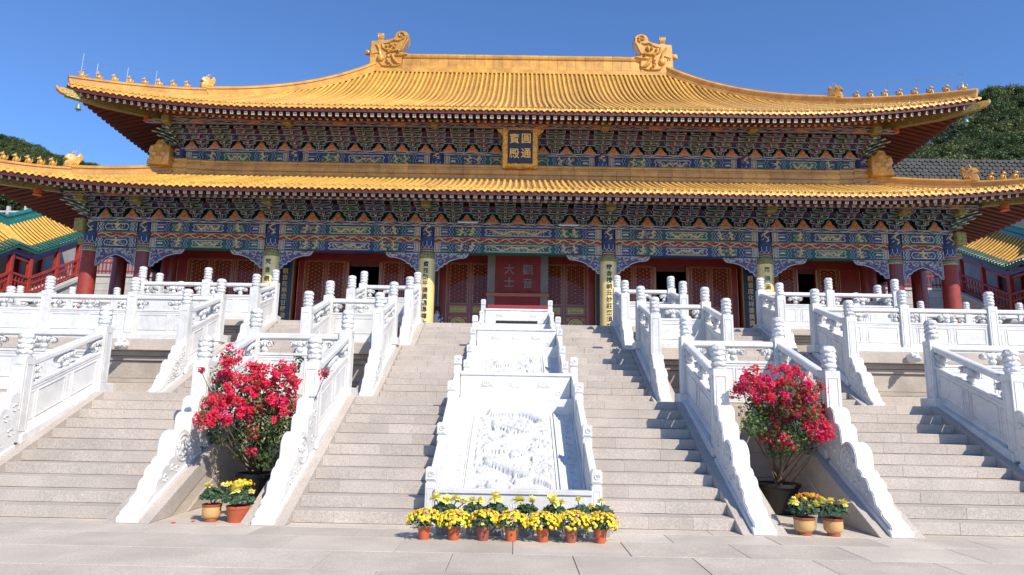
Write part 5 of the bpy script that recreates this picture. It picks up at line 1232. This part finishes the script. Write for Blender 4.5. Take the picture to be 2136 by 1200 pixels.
hr.add(V, [(i*9+j,i*9+j+1,(i+1)*9+j+1,(i+1)*9+j) for i in range(len(us)-1) for j in range(8)])
struct(hr.build('hill', ML('hill'), smooth=True))
rg = random.Random(21); k = 0
for u in range(1838,2240,17):
    tp = min(318, interp(u,SR))
    v = tp+20
    while v < 352:
        y = 58+30*max(0,min(1,(338-v)/max(8,338-tp-20))); p = aty(u+rg.uniform(-9,9), v+rg.uniform(-6,6), y-1.5)
        tree(p, rg.uniform(1.5,2.6), f'{"dark green" if k % 6 % 3 else "paler green"} tree {"on the skyline" if v < tp+40 else "just above the block wall" if v > 315 else "halfway up"} of the right hillside', 'trees on the right hillside', k); k += 1; v += rg.uniform(24,34)
wl_ = thing('retaining_wall', 'dark stone block retaining wall below the right hillside trees', 'wall')
pa, pb = aty(1900,345,56), aty(2300,345,56); pc = aty(1900,372,52)
MB().box(pa.x-3,pb.x,54.2,57,pc.z-6,pa.z).build('backing', ML('black'), wl_)
b = MB(); rg = random.Random(4)
for j in range(12):
    x = pa.x-3+(.27 if j % 2 else 0)
    while x < pb.x:
        z0 = pa.z-.02-.34*(j+1); b.prism([(x+.02,z0+.17),(x+.14,z0+.02),(x+.40,z0+.02),(x+.52,z0+.17),(x+.40,z0+.32),(x+.14,z0+.32)], 54.2-rg.uniform(.05,.14), 54.25, 'xz'); x += .54
stuff(b.build('blocks', ML('stone_dark'), wl_))
SL_ = [(-140,270),(-20,283),(30,290),(60,300),(90,312),(110,320),(150,331),(190,345)]
hl = MB(); us = list(range(-160,260,22)); V = []
for u in us:
    top = interp(u,SL_)+7
    V += [aty(u,470,95), aty(u,(470+top)/2,110), aty(u,top,130)]; q = V[-1]; V.append(Vector((q.x,q.y+80,q.z-30)))
hl.add(V, [(i*4+j,i*4+j+1,(i+1)*4+j+1,(i+1)*4+j) for i in range(len(us)-1) for j in range(3)])
struct(hl.build('hill', ML('hill'), smooth=True)); rg = random.Random(5)
for i,u in enumerate(range(-60,200,7)):
    for dv in (4,17,32): p = aty(u+rg.uniform(-4,4), interp(u,SL_)+dv+rg.uniform(-3,3), 128-dv*.5); tree(p, rg.uniform(1.1,1.9), f'small distant {"dark" if (i+dv) % 6 % 3 else "pale"} tree {"on the crest" if dv < 10 else "below the crest"} of the far left hill', 'trees on the far left hill', i+dv)
for i,(u,v,rd) in enumerate(((-30,395,3.0),(15,400,2.6),(50,418,2.2),(78,440,1.5),(30,440,2.0),(-10,440,2.4),(62,440,1.6),(100,455,1.5))):
    tree(aty(u,v,50), rd, 'leafy green tree behind the left gallery roof', 'trees behind the left gallery', i)
fb = thing('garden_railing', 'pale stone railing in front of the trees behind the left gallery', 'railing'); p = aty(40,440,46.5)
MB().box(p.x-6,p.x+2.2,46.5,46.7,p.z-.15,p.z).build('rail', ML('stone_light'), fb, bevel=.02); MB().box(p.x-6,p.x+2.2,46.52,46.68,p.z-1.2,p.z-.4).build('panel', ML('stone_light'), fb)
for k in range(6): MB().box(p.x-5.5+1.5*k-.1,p.x-5.5+1.5*k+.1,46.45,46.75,p.z-1.3,p.z+.4).build('post', ML('stone_light'), fb, bevel=.02)
# ------------------------------------------------------------------ plants
def card(V, Fc, p, nrm, a, sl, sw, fold=.25):
    b_ = np.cross(nrm,a); i = len(V); V += [tuple(p), tuple(p+a*sl*.5+b_*sw+nrm*sw*fold), tuple(p+a*sl), tuple(p+a*sl*.5-b_*sw+nrm*sw*fold)]; Fc += [(i,i+1,i+2),(i,i+2,i+3)]
def unit(rg): d = rg.normal(size=3); return d/np.linalg.norm(d)
def cards(name, items, mats, par, rg):
    V = []; Fc = []; mi = []
    for (p,nrm,sl,sw,m) in items:
        a = np.cross(nrm, unit(rg)); a /= np.linalg.norm(a)+1e-9; n0 = len(Fc); card(V,Fc,np.array(p)-a*sl*.5,nrm,a,sl,sw); mi += [m]*(len(Fc)-n0)
    me = bpy.data.meshes.new(name); me.from_pydata(V,[],Fc)
    for k in mats: me.materials.append(MT[k])
    me.polygons.foreach_set('material_index', mi); return stuff(ob(name, me, par))
def bougainvillea(px, py, bracts, leaves, label, seed):
    rg = np.random.RandomState(seed); o = thing('bougainvillea', label, 'flowering shrub', (0,0,0), 0, 'potted bougainvilleas')
    base = np.array([px,py,.42]); it = []; lt = []; st = MB()
    for i,(u,v,rr,*yo) in enumerate(bracts):
        yy = yo[0] if yo else py-.55+rg.uniform(-.25,.3); c = np.array(aty(u,v,yy)); R0 = rr*.0069; nb = max(1,int(rr*.42)); subs = []
        for k in range(nb): d = unit(rg); d[1] = d[1]*.8-.2; subs.append((c+d*R0*rg.uniform(.25,1.12), min(R0,rg.uniform(.045,.085)), rg.rand()))
        for k in range(int(rr*rr*.34)+6):
            sc_, sr_, st_ = subs[rg.randint(nb)]; d = unit(rg); p = sc_+d*sr_*rg.uniform(.3,1.0)**.5; m = 1 if rg.rand() < ((.6 if st_ < .45 else .15) if px > 0 else (.5 if st_ < .2 else .06)) else 0
            for j in range(3): nrm = unit(rg)*.8+np.array([.2,-.5,.45]); nrm /= np.linalg.norm(nrm); it.append((p+unit(rg)*.012,nrm,rg.uniform(.026,.042),rg.uniform(.011,.018),m))
        for k in range(int(rr*3.0)): d = unit(rg); lt.append((c+d*R0*rg.uniform(.3,1.05),unit(rg)*.6+np.array([.3,-.4,.5]),rg.uniform(.035,.06),rg.uniform(.013,.02),int(rg.rand()<.3)))
        tip = c; mid = base*.45+tip*.55+rg.normal(size=3)*.08; st.tube([tuple(base+rg.normal(size=3)*.04),tuple(mid-np.array([0,0,.05])),tuple(tip)],[.016,.010,.004],5)
    for (u,v,rr) in leaves:
        yy = py-.4+rg.uniform(-.35,.35); c = np.array(aty(u,v,yy)); R0 = rr*.0072
        for k in range(int(rr*rr*.22)+8): d = unit(rg); nrm = unit(rg)*.7+np.array([.25,-.4,.55]); lt.append((c+d*R0*rg.uniform(.2,1.0)**.5,nrm/np.linalg.norm(nrm),rg.uniform(.04,.068),rg.uniform(.015,.023),int(rg.rand()<.35)))
    cards('bracts', it, ('bract','bract_pink'), o, rg); cards('leaves', lt, ('leaf','leaf_bright'), o, rg); st.build('stems', ML('bark'), o, smooth=60)
    pt = thing('plant_pot', label.replace('bougainvillea','pot of the bougainvillea') if 0 else f'large black plastic pot holding the {"left" if px < 0 else "right"} bougainvillea', 'pot', (px,py,0), 0, 'black plant pots')
    MB().lathe([(.22,0),(.24,.03),(.28,.36),(.30,.38),(.32,.39),(.32,.44),(.295,.445),(.285,.41)],28).build('pot', ML('pot_black'), pt, smooth=45); MB().lathe([(.28,.36),(.28,.41)],24).build('soil', ML('soil'), pt)
bougainvillea(-3.92,1.75,[(480,745,26),(468,788,30),(520,790,28),(552,800,32),(600,792,28),(500,830,38),(562,842,40),(452,850,30,.75),(432,866,20,.45),(420,880,12,.4),(445,835,16,.5),(602,838,26),(522,862,28),(540,775,22),(588,772,20),(530,905,14),(525,945,9),(468,876,16,.6),(420,775,6,.5),(678,782,8,.9),(618,768,10)],
    [(480,890,45),(540,890,52),(590,870,40),(512,930,34),(560,925,40),(585,900,36),(480,820,42),(540,840,50),(562,960,26),(622,752,11),(450,905,20),(535,965,20)], 'red bougainvillea with an uneven V-shaped top in the left alcove', 11)
bougainvillea(4.02,1.72,[(1580,792,34),(1640,790,36),(1690,812,28),(1600,830,42),(1660,842,44),(1550,815,24),(1700,850,26),(1622,868,30),(1680,886,26),(1714,915,16,.5),(1632,920,28),(1592,912,14),(1722,888,13,.5),(1730,905,9,.45),(1655,778,26),(1560,790,18),(1710,805,10)],
    [(1572,862,32),(1610,888,42),(1670,888,42),(1600,840,48),(1660,840,48),(1640,918,34),(1700,878,30),(1572,888,26),(1620,935,24),(1680,925,26)], 'rounded pinkish red bougainvillea in the right alcove', 12)
for (x,y,a,q) in ((-4.2,-.22,.5,'nearer'),(-4.02,-.08,1.2,'farther')):
    o = MB().ball((0,0,.008),(.03,.018,.008),7,4).build('fallen_bract', ML('bract'), None, (x,y,.0)); o.rotation_euler = (0,0,a); tag(o, f'fallen red bract on the paving by the left alcove, {q} of two', 'petal')
def potmesh(rt, rb, h, mats, style):
    b = MB()
    if style == 'plain': b.lathe([(rb,0),(rb*1.02,.008),(rt*.96,h*.80),(rt*.97,h*.82),(rt*1.03,h*.83),(rt*1.05,h),(rt*.95,h),(rt*.92,h*.88)],24,m=0)
    else:
        b.lathe([(rb*.8,0),(rb*.85,.02),(rb*.8,.035)],26,m=1); b.lathe([(rb*.8,.035),(rb*1.1,.06),(rt*.98,h*.35),(rt,h*.6),(rt*.98,h*.84)],26,m=0); b.lathe([(rt*.98,h*.84),(rt*1.04,h*.87),(rt*1.06,h),(rt*.97,h),(rt*.94,h*.9)],26,m=1)
    b.lathe([(rt*.93,h*.84),(rt*.93,h*.9)],18,m=2)
    return b.mesh('pot', ML(*mats,'soil'), smooth=45)
def floret(b, p, nrm, rr, m):                         # small domed flower
    n = Vector(nrm).normalized(); a = n.orthogonal().normalized(); c = n.cross(a); V = [Vector(p)+n*rr*.45]; k = 9
    for ring,(q,h) in enumerate(((.55,.40),(1.0,.05),(.75,-.25))):
        for i in range(k): t_ = 2*math.pi*(i+.5*ring)/k; V.append(Vector(p)+a*(math.cos(t_)*rr*q)+c*(math.sin(t_)*rr*q)+n*(h*rr*(1+.25*(i%2))))
    b.add(V, [(0,1+i,1+(i+1)%k) for i in range(k)]+[(1+r_*k+i,1+r_*k+(i+1)%k,1+(r_+1)*k+(i+1)%k,1+(r_+1)*k+i) for r_ in range(2) for i in range(k)], m)
def bighead(seed, sc=1.0):
    rg = np.random.RandomState(seed); V = []; Fc = []
    for ring in range(6):
        n = (26,26,22,18,13,8)[ring]; el = R((-28,-6,14,34,54,74)[ring]); L = (.085,.086,.085,.082,.078,.072)[ring]
        for i in range(n):
            a = 2*math.pi*(i+.5*(ring%2))/n+rg.uniform(-.12,.12); e = el+rg.uniform(-.15,.15); d = np.array([math.cos(a)*math.cos(e),math.sin(a)*math.cos(e),math.sin(e)]); sd = np.array([-math.sin(a),math.cos(a),0]); w = .0100; L *= rg.uniform(.8,1.1)
            p0 = d*.015; p1 = d*L*.6+np.array([0,0,.006]); p2 = d*L*(1 if ring < 2 else .88)+np.array([0,0,(-.012 if ring < 1 else 0)]); i0 = len(V); upn = np.cross(d,sd)
            V += [tuple(p0-sd*w*.5),tuple(p0+sd*w*.5),tuple(p1+sd*w*1.15),tuple(p1-sd*w*1.15),tuple(p2+sd*w*.6),tuple(p2-sd*w*.6)]; Fc += [(i0,i0+1,i0+2,i0+3),(i0+3,i0+2,i0+4,i0+5)]
    me = bpy.data.meshes.new('flower_head'); me.from_pydata([tuple(np.array(v)*np.array([1.12,1.12,.80])) for v in V],[],Fc); me.materials.append(MT['petal_big']); return me
BH = [bighead(k) for k in range(4)]
def mumleaves(o, n, rx, rz, cz, rg, size=.05):
    it = []
    for k in range(n):
        d = unit(rg); d[2] = abs(d[2])*1.1-.35; p = np.array([0,0,cz])+d*np.array([rx,rx,rz])*rg.uniform(.35,1.0)**.6; nrm = unit(rg)*.5+d*.4+np.array([.1,-.25,.5]); it.append((p,nrm/np.linalg.norm(nrm),rg.uniform(.8,1.35)*size,rg.uniform(.28,.42)*size,0))
    cards('leaves', it, ('leaf_mum',), o, rg)
def ball_mum(x, y, label, mat, rx, rz, h, seed, fm=('petal','petal_ochre'), n=150, gap=None, rt=.075, tilt=0, grp='potted yellow pompon chrysanthemums', flat=False, rr=.0185, style='plain', mats=None):
    rg = np.random.RandomState(seed); o = thing('potted_chrysanthemum', label, 'potted flower', (x,y,0), 0, grp)
    k = ('pot',rt,h,mat)
    if k not in cache: cache[k] = potmesh(rt, rt*.76, h, mats or (mat,'pot_rim'), style)
    ob('pot', cache[k], o); b = MB(); cz = h+(.045 if not flat else .14)
    for i in range(n):
        d = unit(rg); d[2] = d[2] if d[2] > -.35 else -d[2]
        if flat: p = np.array([d[0]*rx*rg.uniform(.1,1),d[1]*rx*rg.uniform(.1,1),cz+rz*(.7+.3*rg.rand())-.25*rz*(d[0]**2)])
        else: p = np.array([tilt*d[2],0,cz])+d*np.array([rx,rx*.9,rz])*rg.uniform(.86,1.04)
        if gap and (p[0]-gap[0])**2/gap[2]**2+(p[2]-gap[1])**2/gap[3]**2 < 1 and p[1] < 0 and rg.rand() < .88: continue
        m = 1 if (rg.rand() < (.12+.55*max(0,d[2]-.35)) ) else 0
        floret(b, p, d+np.array([0,0,.35]), rr*rg.uniform(.8,1.2), m)
    stuff(b.build('flowers', ML(*fm), o, recalc=False))
    mumleaves(o, 260, rx*.92, rz*.95, cz-.01, rg, .034); st = MB()
    for i in range(6): a = i*1.05; st.tube([(0,0,h*.85),(rx*.3*math.cos(a),rx*.3*math.sin(a),h+.03),(rx*.7*math.cos(a),rx*.7*math.sin(a),cz+rz*.2)],[.006,.005,.003],4)
    st.build('stems', ML('leaf_mum'), o)
xs_ = [-1.002,-.668,-.336,-.02,.338,.655,.988]; od = ('first','second','third','fourth','fifth','sixth','seventh')
for i,x in enumerate(xs_):
    ball_mum(x, -.95, f'orange pot of small yellow chrysanthemums before the ramp, {od[i]} from the left', 'terracotta_dull' if i in (2,5) else 'terracotta', (.205,.195,.19,.195,.20,.215,.205)[i], (.135,.125,.135,.13,.125,.14,.135)[i], .155, 40+i, gap=((-.02,.17,.10,.06),None,(.0,.17,.14,.10),(-.06,.17,.13,.09),(0,.24,.05,.04),(-.12,.16,.06,.08),(.02,.2,.06,.05))[i], n=(185,185,150,150,185,190,180)[i], tilt=(0,.02,.03,0,0,.03,.02)[i])
def big_mum(x, y, label, heads, rt, h, mats, style, leafh, seed, grp, lrx=.16, n=150):
    rg = np.random.RandomState(seed); o = thing('potted_chrysanthemum', label, 'potted flower', (x,y,0), 0, grp); k = ('pot',rt,h,mats[0])
    if k not in cache: cache[k] = potmesh(rt, rt*.8, h, mats, style)
    ob('pot', cache[k], o); st = MB()
    for j,(dx,dy,z,s) in enumerate(heads):
        hd = ob('flower_head', BH[(j+seed)%4], o, (dx,dy,z), (R(rg.uniform(5,30)),R(rg.uniform(-15,15)),rg.uniform(0,6)), (s*1.22,s*1.22,s*1.22)); st.tube([(0,0,h*.9),(dx*.6,dy*.6,(h+z)/2),(dx,dy,z-.01)],[.008,.007,.006],5)
    st.build('stems', ML('leaf_mum'), o); mumleaves(o, n, lrx, (leafh-h)*.55, (leafh+h)/2, rg, .075)
bk = [(-.82,[(-.10,0,.40,.9),(.03,-.02,.38,.9),(.15,0,.395,.8),(.24,-.03,.37,.8)]),(-.46,[(-.03,0,.38,.85),(.06,-.02,.40,.7)]),(-.20,[(.0,-.03,.43,1.2)]),(.16,[(-.08,0,.39,.95),(.07,0,.39,.8)]),(.50,[(-.04,-.02,.40,1.05),(.07,0,.38,.7)]),(.80,[(-.03,0,.42,.6),(.13,-.06,.345,.65)]),(1.05,[(0,0,.41,.55)])]
for i,(x,hd) in enumerate(bk):
    big_mum(x, -.56, f'grey pot of large pale yellow chrysanthemums behind the front row, {od[i]} from the left', hd, .115, .19, ('pot_grey','pot_grey'), 'plain', .37, 70+i, 'large chrysanthemums before the ramp', .15, 110)
big_mum(-3.82,-.03,'cream glazed pot with yellow chrysanthemums at the left edge of the left alcove',[(-.07,-.03,.44,.75),(.10,.04,.435,.45),(.15,.02,.44,.5)],.115,.215,('cream_pot','pot_rim'),'glazed',.43,81,'alcove flower pots',.17,190)
big_mum(-3.49,-.02,'wide orange pot with a large pale yellow chrysanthemum in the left alcove',[(-.01,-.05,.40,1.25),(.15,-.02,.37,.5)],.14,.20,('terracotta','terracotta'),'plain',.38,82,'alcove flower pots',.19,190)
ball_mum(-3.66,.42,'blue patterned pot of orange yellow chrysanthemums at the back of the left alcove','pot_blue',.21,.12,.20,83,('petal','petal_rust'),n=120,rt=.10,grp='alcove flower pots',flat=True,rr=.020,style='glazed',mats=('pot_blue','pot_grey'))
big_mum(3.61,-.16,'cream glazed pot with yellow chrysanthemums nearer the central steps in the right alcove',[(-.10,-.02,.40,.9),(.03,.03,.41,.7),(.03,-.1,.345,.5),(.15,-.03,.37,.75)],.125,.215,('cream_pot','pot_rim'),'glazed',.40,84,'alcove flower pots',.19,190)
big_mum(3.95,-.20,'cream glazed pot with yellow chrysanthemums nearer the right side steps',[(-.11,0,.41,1.0),(.0,.03,.40,.7),(.12,-.02,.39,.9)],.115,.215,('cream_pot','pot_rim'),'glazed',.40,85,'alcove flower pots',.19,190)
ball_mum(3.87,.30,'grey pot of rusty orange chrysanthemums at the back of the right alcove','pot_grey',.19,.12,.19,86,('petal_rust','petal_ochre'),n=110,rt=.10,grp='alcove flower pots',flat=True,rr=.018)
